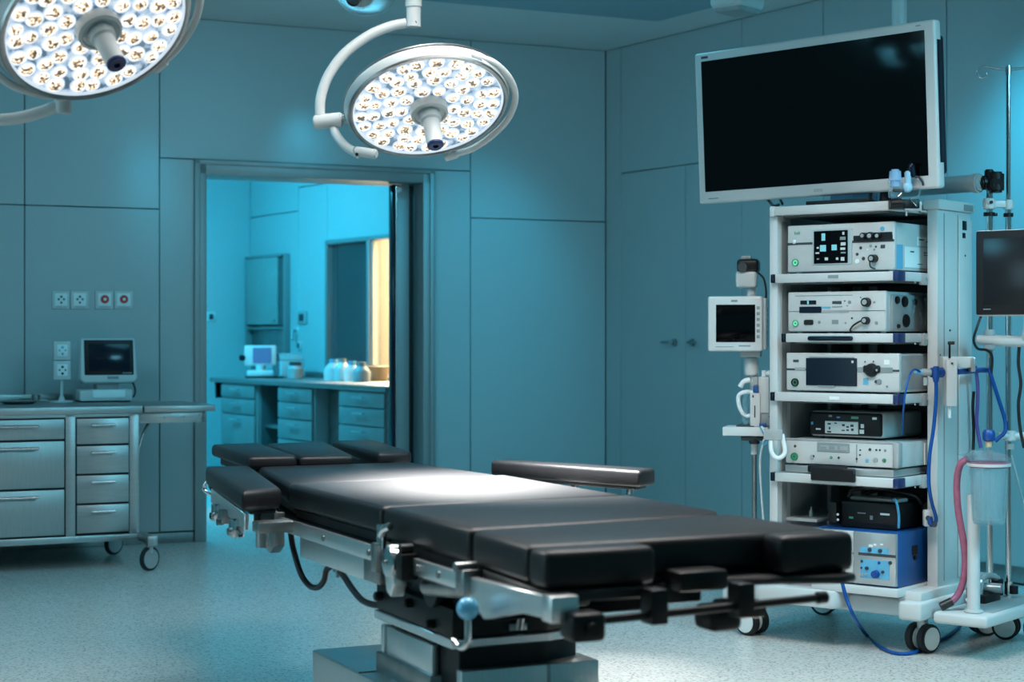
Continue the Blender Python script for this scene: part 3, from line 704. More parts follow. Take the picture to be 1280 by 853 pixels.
fpanel(d, 'button', C, V1, ((991.5, 300), (994.5, 305)), M['label'], .005)
so = fpanel(d, 'socket_panel', C, V1, ((1067, 294), (1116, 301)), M['black'], .004)
fpanel(d, 'socket_panel_upper', C, V1, ((1079, 290.6), (1115.5, 296)), M['black'], .004)
for px, r in ((1080, 4.2), (1089, 5), (1098.5, 4.2)):
    fknob(d, 'socket', C, V1-.003, px, 295, r, M['black'], .016, None, M['devgrey'])
for px, py, r, mm in ((1076, 310, 2, 'ink'), (1071.5, 318, 2, 'ink'), (1079.5, 323.5, 2.3, 'ink'), (1095, 308.5, 1.4, 'ink'), (1084.5, 312.5, 1.2, 'label'), (1071.5, 327, 3, 'label'), (1088.5, 307.5, 2, 'inkgrey'), (1093, 312, 1.2, 'inkgrey'), (1103, 286, 3, 'lightblue')):
    fknob(d, 'button', C, V1, px, py, r, M[mm], .003)
fpanel(d, 'port', C, V1, ((1101, 306), (1106.5, 310.5)), M['ink'], .003)
k = fknob(d, 'connector_plug', C, V1, 1093.5, 323.5, 5.2, M['black'], .030, None, M['devgrey'])
u, z = C.V(1093.5, 323.5, V1); d.part('plug_lead', d.mb().tube([(u-.01, V1-.02, z), (u-.008, V1-.022, z-.025), (u-.002, V1-.015, z-.034), (u+.008, V1-.010, z-.038)], .0025, 8), M['cable'], k)
d.part('side_label', d.mb().box(-.0805, -.0788, -.10, .10, 1.40, 1.475, 0), M['label'])
d.part('side_label', d.mb().box(-.0805, -.0788, .0, .10, 1.482, 1.515, 0), M['label'])
d.part('label_print', d.mb().box(-.0788, -.0782, .05, .065, 1.455, 1.459, 0).box(-.0788, -.0782, .072, .085, 1.455, 1.459, 0).box(-.0788, -.0782, .05, .065, 1.446, 1.45, 0).box(-.0788, -.0782, .072, .085, 1.446, 1.45, 0).box(-.0788, -.0782, -.06, -.03, 1.455, 1.46, 0).box(-.0788, -.0782, .0, .04, 1.412, 1.415, 0).box(-.0788, -.0782, .01, .05, 1.502, 1.506, 0).box(-.0788, -.0782, .07, .09, 1.496, 1.501, 0), M['ink'])
d.part('side_strip', d.mb().box(-.0805, -.0785, -.17, -.12, 1.392, 1.48, .0), M['lightblue'])

d = device('white two-tier unit with two black knobs and a green lit button', V1, (-.514, -.111, 1.160, 1.313), .40, M['offwhite'], name='camera_control_unit')
d.part('side_box', d.mb().box(-.115, -.104, -.15, .13, 1.172, 1.30, .004), M['devgrey'])
fpanel(d, 'split_line', C, V1, ((985.5, 389.3), (1106.5, 388.8)), M['ink'], .0012, 0)
fpanel(d, 'trim_line', C, V1, ((994, 369.2), (1066, 370)), M['inkgrey'], .001, 0)
dp = fpanel(d, 'display', C, V1, ((1000.5, 375.8), (1020.3, 380.8)), M['screen_b'], .003)
fpanel(d, 'display_bar', C, V1-.003, ((1009, 376), (1011, 380.5)), M['icon'], .0006, 0, dp)
fpanel(d, 'slot', C, V1, ((999.3, 383.5), (1027.2, 391.5)), M['screen_b'], .003)
fpanel(d, 'slot_trim', C, V1, ((1027, 383.5), (1038.5, 385.5)), M['lightblue'], .002, 0)
fpanel(d, 'slot_trim', C, V1, ((1027, 388), (1061, 391)), M['devgrey'], .002, 0)
fpanel(d, 'maker_plate', C, V1, ((1040.5, 376.5), (1052, 380.2)), M['ink'], .0015, 0)
fpanel(d, 'lettering_bar', C, V1, ((1040, 383), (1053, 384.5)), M['inkgrey'], .001, 0)
fknob(d, 'knob', C, V1, 1084, 378, 6, M['black'], .022, None, M['devgrey'])
fknob(d, 'knob', C, V1, 1083.5, 401, 5, M['black'], .022, None, M['devgrey'])
ring(d, 'power_button', C, V1, 994.6, 404.5, 4.3, M['greenink'], M['green'])
fpanel(d, 'port', C, V1, ((1005, 400), (1017, 406.5)), M['black'], .006, .004)
fpanel(d, 'emblem', C, V1, ((1040, 400), (1048, 405.5)), M['inkgrey'], .0012, 0)
for px, py, r, mm in ((1056, 376.5, 1, 'ink'), (1062, 378, 2.4, 'inkgrey'), (1059, 382.5, 1, 'inkgrey'), (1024, 403, 2, 'inkgrey'), (1057, 404, 1.4, 'inkgrey'), (1065, 398, 1.4, 'ink'), (1095.5, 404, 2.4, 'inkgrey'), (1076, 372, 1.2, 'greenink'), (1093, 378, 1.5, 'inkgrey')):
    fknob(d, 'button', C, V1, px, py, r, M[mm], .002)
u, z = C.V(1069, 405, V1)
d.part('lead', d.mb().tube([(u+.035, V1-.012, z+.012), (u+.02, V1-.014, z+.006), (u, V1-.014, z-.006), (u-.015, V1-.01, z-.022), (u-.012, V1-.006, z-.027)], .0035, 8), M['black'])
for v, z, r in ((-.06, 1.275, .02), (-.05, 1.205, .024), (.02, 1.275, .012), (-.12, 1.28, .014), (-.11, 1.185, .008)):
    d.part('side_fitting', d.mb().cyl((-.106, v, z), (-.094, v, z), r, n=18, bev=.003), M['black'])
d.part('side_clip', d.mb().tube([(-.10, .0, 1.29), (-.092, .0, 1.26), (-.10, .0, 1.23)], .004).tube([(-.10, .06, 1.24), (-.092, .06, 1.21), (-.10, .06, 1.185)], .004).tube([(-.10, .1, 1.29), (-.092, .1, 1.25), (-.10, .1, 1.19)], .005), M['clear'])

d = device('white unit with a wide dark blue screen on the middle shelf', V1, (-.521, -.058, .940, 1.087), .40, M['offwhite'], name='insufflator')
d.part('side_sheet', d.mb().box(-.064, -.0585, -.165, .19, .955, 1.078, .002), M['devgrey'])
fpanel(d, 'stripe', C, V1, ((983.5, 461.5), (1124, 464)), M['ink'], .0014, 0)
fpanel(d, 'stripe_recess', C, V1, ((994, 459.5), (1007, 463)), M['devgrey'], .002, 0)
fpanel(d, 'stripe_recess', C, V1, ((1072, 459.5), (1116, 466)), M['inkgrey'], .002, 0)
s = fpanel(d, 'screen', C, V1, ((1008, 448), (1071.5, 482.5)), M['screen_b'], .005)
fpanel(d, 'screen_icon', C, V1-.004, ((1064.5, 451), (1067, 454)), M['icon_w'], .0015, 0, s)
fpanel(d, 'screen_caption', C, V1, ((1023, 482), (1044, 484)), M['inkgrey'], .005, 0)
fpanel(d, 'screen_trim', C, V1, ((1012, 446.3), (1068, 447.6)), M['inkgrey'], .002, 0)
ring(d, 'power_button', C, V1, 994, 478.2, 5.2, M['black'], M['green_d'])
fpanel(d, 'maker_plate', C, V1, ((991.5, 449.8), (998.5, 453)), M['ink'], .0015, .0005)
u, z = C.V(1090, 463, V1)
d.part('tube_port', d.mb().lathe([(0, .02), (.018, .02), (.024, .012), (.025, 0)], (u, V1, z), (0, -1, 0), 24), M['black'])
fpanel(d, 'port_hood', C, V1, ((1080, 457), (1101, 466.5)), M['black'], .012, .005)
for px, py, r, mm in ((1083, 462, 1.8, 'chrome'), (1089.5, 461.5, 1.8, 'label'), (1096, 463, 1.6, 'devgrey'), (1099, 477.5, 3.6, 'inkgrey'), (1095.5, 477.3, 2.2, 'ink'), (1081.5, 452.5, 1, 'ink'), (1092, 452, 1, 'ink'), (1109, 483.5, 1.4, 'inkgrey')):
    fknob(d, 'button', C, V1-(.011 if py in (462, 461.5, 463) else 0), px, py, r, M[mm], .004)
fpanel(d, 'touch_key', C, V1, ((1079, 473), (1085.5, 481)), M['lightblue'], .0015, 0)
fpanel(d, 'touch_key', C, V1, ((1105, 450), (1112, 456)), M['label'], .0015, 0)

V4 = -.10
d = Thing('light_source', 'small unit with rounded black front resting on the white recorder', 'medical device', C, (-.32, .08, .767))
d.part('casing', d.mb().box(-.474, -.166, V4+.005, .22, .772, .868, .014, 3), M['offwhite'])
d.part('front_panel', d.mb().box(-.470, -.172, V4-.006, V4+.012, .779, .864, .016, 3), M['black'])
for u in (-.44, -.2):
    for v in (-.06, .18): d.part('rubber_foot', d.mb().cyl((u, v, .767), (u, v, .775), .01), M['rubber'])
lb = fpanel(d, 'control_label', C, V4-.006, ((1031.5, 527), (1073, 542.5)), M['label'], .003)
for p in ((1034.5, 529, 1038.5, 531), (1036, 534, 1038, 537), (1043, 528.5, 1046, 530), (1052.5, 530.5, 1056, 533), (1058, 533, 1061, 535), (1063, 531, 1067, 534), (1052, 537.5, 1056, 539), (1058, 537, 1061, 539), (1064, 536, 1067, 539), (1034, 539, 1039, 541)):
    fpanel(d, 'print_mark', C, V4-.009, ((p[0], p[1]), (p[2], p[3])), M['ink'], .0005, 0, lb)
for p, mm in (((1036, 519, 1040, 521.5), 'inkgrey'), ((1064, 521, 1073, 524), 'greenink'), ((1014, 527.5, 1016.5, 531), 'lightblue'), ((1020, 535.5, 1026, 537.5), 'label'), ((1076, 530.5, 1080, 535.5), 'label'), ((1074.5, 537.5, 1080, 542.5), 'label'), ((1090.5, 522, 1096, 525), 'label'), ((1046, 521, 1050, 523), 'screen_lit')):
    fpanel(d, 'print_mark', C, V4-.006, ((p[0], p[1]), (p[2], p[3])), M[mm], .001, 0)
d.part('side_knob', d.mb().cyl((-.49, -.05, .80), (-.472, -.05, .80), .016), M['clear'])

V5 = -.19
d = device('low white recorder with grey display and green button under the small black-fronted unit', V5, (-.523, -.062, .668, .766), .40, M['offwhite'], name='video_recorder', bev=.004)
d.part('front_frame', d.mb().box(-.085, -.058, V5-.003, V5+.03, .674, .766, .006, 2), M['devgrey'])
d.part('top_trim', d.mb().box(-.523, -.066, V5-.002, V5+.02, .759, .767, .002), M['devgrey'])
d.part('side_plate', d.mb().box(-.064, -.0595, .02, .20, .675, .755, .0), M['label'])
dp = fpanel(d, 'display', C, V5, ((1021.5, 554), (1062, 565.5)), M['inkgrey'], .003)
fpanel(d, 'display_glass', C, V5-.003, ((1025, 557.5), (1059.5, 562.5)), M['devgrey'], .001, 0, dp)
for p in ((1036, 558, 1043, 562), (1047, 558, 1050, 562), (1025.5, 558.5, 1033, 561.5)): fpanel(d, 'display_digit', C, V5-.004, ((p[0], p[1]), (p[2], p[3])), M['inkgrey'], .0006, 0, dp)
ring(d, 'power_button', C, V5, 993.2, 571, 5, M['green_d'], M['greenink'])
fpanel(d, 'divider', C, V5, ((1070.3, 556), (1071.6, 579)), M['inkgrey'], .001, 0)
for px, py, r, mm in ((994, 558, 1.8, 'ink'), (1015, 571.5, 3, 'devgrey'), (1017, 570.5, 1.5, 'ink'), (1039, 572, 2, 'greenink'), (1048.5, 572.5, 1.6, 'ink'), (1087.5, 562.3, 2, 'ink'), (1095.5, 562.8, 1.4, 'ink'), (1100, 563, 1.4, 'ink'), (1106.5, 563.5, 1.8, 'inkgrey'), (1084, 576, 2.4, 'lightblue'), (1094.5, 575.5, 3.2, 'devgrey'), (1105.5, 576, 2.6, 'green_d'), (1075.5, 563, 1.2, 'ink'), (1075, 569, 1.2, 'ink'), (1071, 574, 1.4, 'ink')):
    fknob(d, 'button', C, V5, px, py, r, M[mm], .003)

# lower bay
V7 = -.19
d = Thing('suction_pump', 'blue boxed pump with grey dial front on the lowest shelf', 'medical device', C, (-.24, .0, .2415))
d.part('casing', d.mb().box(-.415, -.068, V7+.012, .16, .2415, .438, .004), M['bluebox'])
d.part('front_panel', d.mb().box(-.238, -.07, V7-.004, V7+.02, .248, .436, .003), M['silver'])
d.part('front_panel', d.mb().box(-.417, -.240, V7-.002, V7+.02, .248, .436, .003), M['offwhite'])
fpanel(d, 'split_line', C, V7-.004, ((1073, 692.5), (1119.5, 696)), M['ink'], .0012, 0)
st = fpanel(d, 'dial_sticker', C, V7-.004, ((1075.5, 685), (1111, 692.5)), M['lightblue'], .0012, 0)
fpanel(d, 'dial_sticker', C, V7-.004, ((1075.5, 700.5), (1112, 724)), M['lightblue'], .0012, 0)
for px, py, r, mm, th in ((1095.5, 718, 5, 'blue', .02), (1087.5, 687.5, 2.6, 'ink', .008), (1100.5, 689, 2.6, 'ink', .008), (1084, 710.5, 2.2, 'ink', .01), (1104, 715.5, 2, 'ink', .008), (1077.5, 702, 1.8, 'ink', .004), (1077, 710, 1.6, 'blue', .004), (1078, 718.5, 2.2, 'devgrey', .006), (1083, 718.5, 1.8, 'devgrey', .006), (1113, 704, 2.4, 'ink', .006), (1099, 704, 2, 'blue', .004)):
    fknob(d, 'dial', C, V7-.004, px, py, r, M[mm], th)
for p in ((1083.5, 702, 1097, 705), (1086, 681, 1091, 684), (1092, 680, 1095.5, 682.5), (1100.5, 680, 1104, 682)): fpanel(d, 'caption_plate', C, V7-.004, ((p[0], p[1]), (p[2], p[3])), M['label'], .001, 0)
fpanel(d, 'gauge', C, V7-.002, ((1055, 677), (1064.8, 688.5)), M['devgrey'], .004)
fknob(d, 'gauge_hand', C, V7-.006, 1058.5, 682.5, 3, M['ink'], .003)
fknob(d, 'dial', C, V7-.002, 1053, 713.5, 4.2, M['black'], .02)
fpanel(d, 'rack_split', C, V7-.002, ((1040, 690), (1072, 692)), M['inkgrey'], .001, 0)
d.part('side_latch', d.mb().box(-.069, -.062, -.07, -.03, .35, .385, .004).cyl((-.068, -.05, .34), (-.06, -.05, .34), .008), M['black'])

V6 = -.10
d = Thing('black_recorder', 'black box recorder with a folded cable on top, standing on the blue pump', 'recorder', C, (-.24, .02, .438))
d.part('casing', d.mb().box(-.352, -.11, V6+.01, .15, .444, .535, .005), M['black'])
d.part('front_panel', d.mb().box(-.335, -.108, V6-.008, V6+.012, .440, .536, .005), M['black'])
d.part('side_module', d.mb().box(-.378, -.342, V6-.03, V6+.03, .452, .532, .005), M['black'])
for p, mm in (((1072, 641, 1082, 642.5), 'inkgrey'), ((1100.5, 642, 1112, 644.5), 'label'), ((1061.5, 646, 1066.5, 648.5), 'greenink'), ((1087.5, 645, 1091, 650), 'inkgrey')):
    fpanel(d, 'print_mark', C, V6-.008, ((p[0], p[1]), (p[2], p[3])), M[mm], .0012, 0)
for py in (643.5, 650): fknob(d, 'indicator', C, V6-.03, 1047.5, py, 1.7, M['label'], .003)
for u in (-.31, -.15): d.part('rubber_foot', d.mb().cyl((u, 0, .438), (u, 0, .446), .012), M['rubber'])
d.part('carry_handle', d.mb().tube([(-.105, -.10, .45), (-.10, -.11, .50), (-.11, -.11, .548), (-.13, -.09, .552)], .005), M['lightblue'])
d = Thing('folded_cable', 'dark cable and film wrap lying folded on the black recorder', 'cable', C, (-.22, .03, .536))
d.part('loop', d.mb().tube([(-.33, -.06, .545), (-.32, -.05, .572), (-.28, -.02, .580), (-.22, 0, .578), (-.16, 0, .570), (-.10, .02, .56), (-.09, .05, .53), (-.10, .07, .545)], .008, 10).tube([(-.30, -.02, .55), (-.22, .03, .580), (-.14, .04, .572), (-.12, .09, .55)], .007, 10), M['cable'])
d.part('film_wrap', d.mb().prism([(-.32, -.07), (-.12, -.085), (-.115, .0), (-.20, .03), (-.31, .01)], .5375, .552, .006, 2), M['devgrey'])
d = Thing('side_connector', 'dark round plug hanging behind the black recorder', 'plug', C, (-.075, .08, .47))
d.part('plug_body', d.mb().cyl((-.09, .08, .52), (-.06, .08, .50), .028, n=20, bev=.006), M['cable'])
d.part('plug_lead', d.mb().tube([(-.07, .08, .505), (-.055, .06, .48), (-.06, .07, .44), (-.085, .12, .30)], .006), M['cable'])
d = Thing('vial', 'small white vial standing at the back of the lower bay', 'vial', C, (-.50, -.06, .43))
u, z = C.V(1014, 646, -.06)
sh = CT.part('inner_tray', CT.mb().box(-.555, -.42, -.14, .26, z-.012, z, .002), M['devgrey'])
d.o.location = C.w(u, -.06, z); d.org = Vector((u, -.06, z))
d.part('body', d.mb().lathe([(0, 0), (.007, 0), (.007, .02), (.003, .026), (.003, .03)], (u, -.06, z)), M['label'])
d.part('cap', d.mb().cyl((u, -.06, z+.03), (u, -.06, z+.036), .0035), M['white'])

# ------------------------------------------------------------------ things on and at the top of the cart
mo = math.radians(-45.5)
right_c = at(1170.5, 120, 6.20); 
MF = Frame((right_c.x, right_c.y), mo)
t = Thing('monitor', 'large white framed monitor with black screen above the equipment cart', 'monitor', MF, (0, 0, 1.97))
WM, HM = 1.09, .592
tilt = Matrix.Translation(Vector((0, 0, 1.97))) @ Matrix.Rotation(math.radians(3.0), 4, 'X') @ Matrix.Translation(-Vector((0, 0, 1.97)))
def mm_():
    b = t.mb(); b.Mx = tilt; return b
zb, zt = 1.97-HM/2-.002, 1.97+HM/2
fr_ = t.part('bezel', mm_().box(-WM, 0, 0, .045, zb, zt, .010, 3), M['white'])
t.part('screen', mm_().box(-WM+.035, -.040, -.0015, .02, zb+.046, zt-.034, .001, 1), M['screen'])
t.part('rear_housing', mm_().box(-WM+.05, -.012, .046, .085, zb+.05, zt-.05, .012, 2), M['screen_b'])
t.part('rear_hump', mm_().box(-WM+.25, -.25, .085, .15, zb+.12, zt-.12, .02, 2), M['devgrey'])
t.part('side_strip', mm_().box(-.004, .0012, .014, .040, zb+.09, zt-.07, .001), M['screen_b'], fr_)
t.part('maker_mark', mm_().box(-WM+.036, -WM+.070, -.001, .001, zt-.024, zt-.015, 0), M['ink'], fr_)
t.part('maker_mark', mm_().box(-WM+.05, -WM+.10, -.001, .001, zb+.017, zb+.021, 0), M['inkgrey'], fr_)
t.part('maker_mark', mm_().box(-.075, -.055, -.001, .001, zt-.018, zt-.014, 0), M['inkgrey'], fr_)
for du_ in (-.014, 0, .014):
    t.part('touch_button', mm_().lathe([(.004, 0), (.004, .0008), (.0055, .0008), (.0055, 0)], (-WM*.5+.03+du_, 0, zb+.022), (0, -1, 0), 16), M['inkgrey'], fr_)
# support tube from the pole clamp to the back of the monitor
pk = at(1237, 231, 6.60)
ku, kv = C.loc(pk.x, pk.y)
P1237 = (ku, kv)
a1 = at(1222, 229, 6.59); a0 = at(1100, 238, 6.90)
t.wpart('support_tube', MB().cyl(a0, a1, .033, n=28), M['devgrey'])
t.wpart('tube_collar', MB().cyl(a1-(a1-a0).normalized()*.02, a1+(a1-a0).normalized()*.012, .037, n=28, bev=.006), M['devgrey'])
# clamp pole behind the cart, standing on the chassis
t = Thing('clamp_pole', 'short chrome pole with a black clamp head carrying the monitor tube', 'pole', C, (ku, kv, .20))
t.wpart('pole', MB().cyl((pk.x, pk.y, .20), (pk.x, pk.y, 1.70), .0125, n=24), M['chrome'])
hd = t.wpart('clamp_head', MB().cyl(at(1226, 229, 6.59), at(1249, 227, 6.60), .027, n=24, bev=.006).cyl(at(1245, 215, 6.57), at(1245, 241, 6.57), .030, n=24, bev=.008).sph(at(1240, 229, 6.60), .034), M['black'])
t.wpart('clamp_knob', MB().cyl(at(1236.5, 212, 6.60), at(1236.5, 222, 6.60), .018, n=12, bev=.004).cyl(at(1243, 229, 6.585), at(1247, 230, 6.54), .028, .024, n=10, bev=.004), M['black'], hd)
t.wpart('head_pin', MB().cyl(at(1221, 229, 6.59), at(1230, 229, 6.59), .012), M['black'], hd)

# double clamp joining the two poles
iv = at(1260.5, 300, 6.60); ivu, ivv = C.loc(iv.x, iv.y)
def cross_clamp(label, py, ddark):
    t = Thing('pole_clamp', label, 'clamp', C, ((ku+ivu)/2, (kv+ivv)/2, at(1250, py, 6.6).z), 'clamps joining the two chrome poles')
    a, b = at(1236.5, py, 6.60), at(1260.5, py+1, 6.60)
    o = t.wpart('clamp_bar', MB().cyl(a-Vector((0, 0, .020)), a+Vector((0, 0, .020)), .023, n=24, bev=.003).cyl(b-Vector((0, 0, .018)), b+Vector((0, 0, .018)), .019, n=24, bev=.003).box(a.x, b.x, a.y-.012, a.y+.012, a.z-.014, a.z+.012, .003), M['white'])
    t.wpart('lock_screw', MB().cyl(a+Vector((.0, -.024, .004)), a+Vector((0, -.032, .004)), .006), M['black'], o)
    if ddark:
        t.wpart('lower_collar', MB().cyl(a-Vector((0, 0, .046)), a-Vector((0, 0, .032)), .021, n=24).cyl(b-Vector((0, 0, .046)), b-Vector((0, 0, .032)), .018, n=24).box(a.x, a.x+.03, a.y-.008, a.y+.008, a.z-.046, a.z-.034, .002), M['black'], o)
cross_clamp('white clamp joining two chrome poles just below the black clamp head', 255, True)

# infusion pole
t = Thing('infusion_pole', 'tall thin chrome infusion pole with wire hooks at its top', 'infusion pole', C, (ivu, ivv, .167))
t.wpart('pole', MB().cyl((iv.x, iv.y, 1.62), (iv.x, iv.y, at(1260, 82, 6.6).z), .0085, n=20), M['chrome'])
t.wpart('lower_pole', MB().cyl((iv.x, iv.y, .167), (iv.x, iv.y, 1.64), .0115, n=20).cyl((iv.x, iv.y, .167), (iv.x, iv.y, .23), .017, n=20), M['chrome'])
zt_ = at(1260, 84, 6.6).z; top = Vector((iv.x, iv.y, zt_))
t.wpart('pole_tip', MB().cyl(top-Vector((0, 0, .03)), top+Vector((0, 0, .004)), .011, n=20, bev=.002), M['chrome'])
for sg in (-1, 1):
    ln = Vector((sg*.092, 0, .004)); e = top+ln+Vector((0, 0, -.002))
    pts = [top+Vector((0, 0, -.006)), top+ln*.55+Vector((0, 0, -.004)), top+ln+Vector((0, 0, .0)), e+Vector((sg*.022, 0, -.012)), e+Vector((sg*.024, 0, -.030)), e+Vector((sg*.010, 0, -.042)), e+Vector((-sg*.008, 0, -.036)), e+Vector((-sg*.010, 0, -.022))]
    t.wpart('wire_hook', MB().tube(pts, .0022, 8), M['chrome'])
    t.wpart('wire_brace', MB().tube([top+Vector((0, 0, -.014)), top+ln*.8+Vector((0, 0, -.008))], .0016, 6), M['chrome'])

# right monitor on a white arm
rc = at(1219.5, 340, 6.05); RF = Frame((rc.x, rc.y), math.radians(-39))
t = Thing('side_monitor', 'black bezelled monitor cut by the right edge, in front of two chrome poles', 'monitor', RF, (0, 0, 1.37))
zt_, zb = at(1219.5, 289.5, 6.05).z, at(1219.5, 394, 6.05).z
t.part('housing', t.mb().box(-.003, .47, .006, .045, zb-.004, zt_+.003, .008, 3), M['white'])
t.part('bezel', t.mb().box(0, .467, 0, .012, zb, zt_, .007, 3), M['black'])
t.part('screen', t.mb().box(.028, .44, -.0012, .004, zb+.035, zt_-.025, .001), M['screen_g'])
t.part('maker_mark', t.mb().box(.22, .24, -.0008, .002, zb+.012, zb+.017, 0).box(.19, .20, -.0008, .002, zb+.012, zb+.017, 0).box(.028, .055, -.0008, .002, zb+.018, zb+.021, 0), M['inkgrey'])
t.part('rear_box', t.mb().box(.10, .36, .045, .09, zb+.04, zt_-.05, .01), M['devgrey'])
ar0, ar1 = at(1222, 425, 6.52), at(1300, 428, 6.40)
t.wpart('support_arm', MB().cyl(ar0, ar1, .017, n=20).cyl(at(1243, 426, 6.485), ar1, .0205, n=20, bev=.004), M['white'])
t.wpart('arm_riser', MB().tube([at(1282, 428, 6.43), at(1286, 400, 6.36), at(1282, 370, 6.26), RF.w(.22, .09, 1.30)], .018), M['white'])
t.wpart('arm_clamp', MB().cyl(at(1237, 412, 6.60), at(1237, 438, 6.60), .022, n=20, bev=.004), M['devgrey'])

# white arm joint block on the infusion pole below
t = Thing('arm_block', 'white clamp block on the infusion pole above the clear canister', 'clamp', C, (ivu, ivv, at(1260, 545, 6.6).z))
b0 = at(1262, 545, 6.6)
o = t.wpart('block', MB().cyl(b0-Vector((0, 0, .02)), b0+Vector((0, 0, .02)), .026, n=20, bev=.004).cyl(b0-Vector((.045, .01, 0)), b0+Vector((.08, -.01, .0)), .014, n=16), M['white'])
t.wpart('collar', MB().cyl(b0-Vector((0, 0, .05)), b0-Vector((0, 0, .03)), .018, n=18), M['devgrey'], o)

# suction trolley
S = Thing('suction_trolley', 'low white base plate with a white pillar beside the equipment cart', 'trolley', C, (.15, .1, 0))
S.part('base_plate', S.mb().box(.052, .256, -.15, .46, .125, .167, .012, 3), M['white'])
S.part('tray_well', S.mb().box(.075, .235, -.05, .44, .165, .169, .001), M['devgrey'])
pu, pv = C.Z(1217, 765, .17)
S.part('pillar', S.mb().cyl((pu, pv, .167), (pu, pv, .585), .0225, n=28).cyl((pu, pv, .167), (pu, pv, .178), .034, n=28, bev=.003), M['white'])
cc = at(1236, 600, 6.15); cu, cv = C.loc(cc.x, cc.y)
zl = at(1236, 577, 6.15).z
S.part('canister_ring', S.mb().lathe([(.0712, -.004), (.0755, -.004), (.0755, .006), (.0712, .006), (.0712, -.004)], (cu, cv, zl-.012)), M['white'])
S.part('canister_arm', S.mb().cyl((pu, pv, .575), (cu+(pu-cu)*.45, cv+(pv-cv)*.45, zl-.012), .010), M['white'])
S.part('pump_socket', S.mb().box(.07, .13, .12, .26, .167, .20, .005).cyl((.10, .30, .18), (.10, .30, .24), .02).cyl((.15, .33, .185), (.15, .33, .215), .016), M['black'])
S.part('pump_pipe', S.mb().tube([(.10, .14, .20), (.10, .15, .25), (.10, .22, .26), (.10, .30, .24)], .012).cyl((.06, .18, .22), (.16, .20, .22), .018), M['silver'])
S.part('plate_screw', S.mb().cyl((pu-.03, pv+.02, .19), (pu-.03, pv+.02, .25), .007).cyl((pu-.034, pv+.02, .21), (pu-.02, pv+.02, .21), .012), M['chrome'])
for u, v, yw in ((.215, .40, -.35), (.09, .40, .2)): caster(S, u, v, .050, .034, yw, .13, True)

# canister
K = Thing('suction_canister', 'clear ribbed suction canister with a pink ring and blue cap', 'canister', C, (cu, cv, zl-.20))
zb = at(1236, 655, 6.15).z
kb = K.part('jar', K.mb().lathe([(0, zb+.003), (.052, zb), (.056, zb+.01), (.0655, zl-.03), (.066, zl-.012), (.0635, zl-.012), (.0625, zl-.03), (.053, zb+.012), (0, zb+.006)], (cu, cv, 0), (0, 0, 1), 48), M['clear'])
rb = K.mb()
for k in range(16):
    a = 2*math.pi*k/16; rb.cyl((cu+.0565*math.cos(a), cv+.0565*math.sin(a), zb+.02), (cu+.066*math.cos(a), cv+.066*math.sin(a), zl-.03), .0016, n=6)
K.part('ribs', rb, M['clear'], kb)
K.part('liner', K.mb().lathe([(0, zb+.02), (.040, zb+.02), (.046, zb+.05), (.05, zl-.05), (.054, zl-.02)], (cu, cv, 0), (0, 0, 1), 14), M['clear'], kb)
K.part('pink_band', K.mb().lathe([(.0665, zl-.020), (.0695, zl-.018), (.0695, zl-.003), (.0665, zl-.001)], (cu, cv, 0), (0, 0, 1), 48), M['pink'])
K.part('lid', K.mb().lathe([(.070, zl-.002), (.073, zl+.002), (.072, zl+.012), (.058, zl+.024), (.03, zl+.034), (0, zl+.036)], (cu, cv, 0), (0, 0, 1), 48), M['clear'])
K.part('lid_boss', K.mb().cyl((cu, cv, zl+.03), (cu, cv, zl+.055), .016, n=20), M['clear'])
K.part('neck', K.mb().cyl((cu, cv, zl+.05), (cu, cv, zl+.075), .011, n=18), M['copper'])
K.part('blue_cap', K.mb().lathe([(0, zl+.112), (.016, zl+.11), (.022, zl+.10), (.022, zl+.078), (.016, zl+.07), (.0, zl+.07)], (cu, cv, 0), (0, 0, 1), 12), M['blue'])
K.wpart('port_elbow', MB().tube([at(1228, 568, 6.13), at(1216, 567, 6.15), at(1208, 572, 6.2)], .012, 12).cyl(at(1199, 567, 6.22), at(1207, 569, 6.2), .006), M['clear'])
t = Thing('suction_hose', 'pink hose curving down from the canister to the trolley base', 'hose', C, (.05, -.1, .17))
t.wpart('hose', MB().tube([at(1210, 573, 6.2), at(1200, 582, 6.22), at(1196, 605, 6.25), at(1198, 640, 6.26), at(1204, 675, 6.27), at(1206.5, 700, 6.28), at(1205, 722, 6.28), at(1199, 741, 6.29), at(1190, 752, 6.29), at(1180, 757, 6.29)], .0125, 14), M['pink'])
t.wpart('hose_end', MB().cyl(at(1190, 752, 6.29), at(1176, 759, 6.29), .0155, n=16), M['cable'])

# bracket with blue valves on the column
B0 = at(1196, 475, 6.38)
bu, bv = C.loc(B0.x, B0.y)
t = Thing('valve_bracket', 'white bracket with a small handle on the right cart column', 'bracket', C, (bu, bv, B0.z))
t.wpart('bracket_box', MB().box(B0.x-.045, B0.x-.004, B0.y-.03, B0.y+.03, at(0, 508, 6.38).z, at(0, 449, 6.38).z, .006, 2), M['white'])
t.wpart('bracket_plate', MB().box(B0.x-.05, B0.x+.065, B0.y+.0, B0.y+.05, at(0, 460, 6.38).z, at(0, 446, 6.38).z, .004), M['white'])
t.wpart('bracket_end', MB().box(B0.x+.05, B0.x+.066, B0.y-.01, B0.y+.05, at(0, 465, 6.38).z, at(0, 447, 6.38).z, .003), M['silver'])
t.wpart('outlet_tip', MB().cyl(at(1187, 508, 6.37), at(1187, 523, 6.37), .0065, n=14), M['label'])
t.wpart('valve_lever', MB().cyl(at(1187, 428, 6.38), at(1187, 448, 6.38), .004).cyl(at(1185, 429, 6.38), at(1193, 429, 6.37), .006), M['black'])
t.wpart('screw', MB().cyl(B0+Vector((-.025, -.03, .06)), B0+Vector((-.025, -.034, .06)), .004), M['ink'])
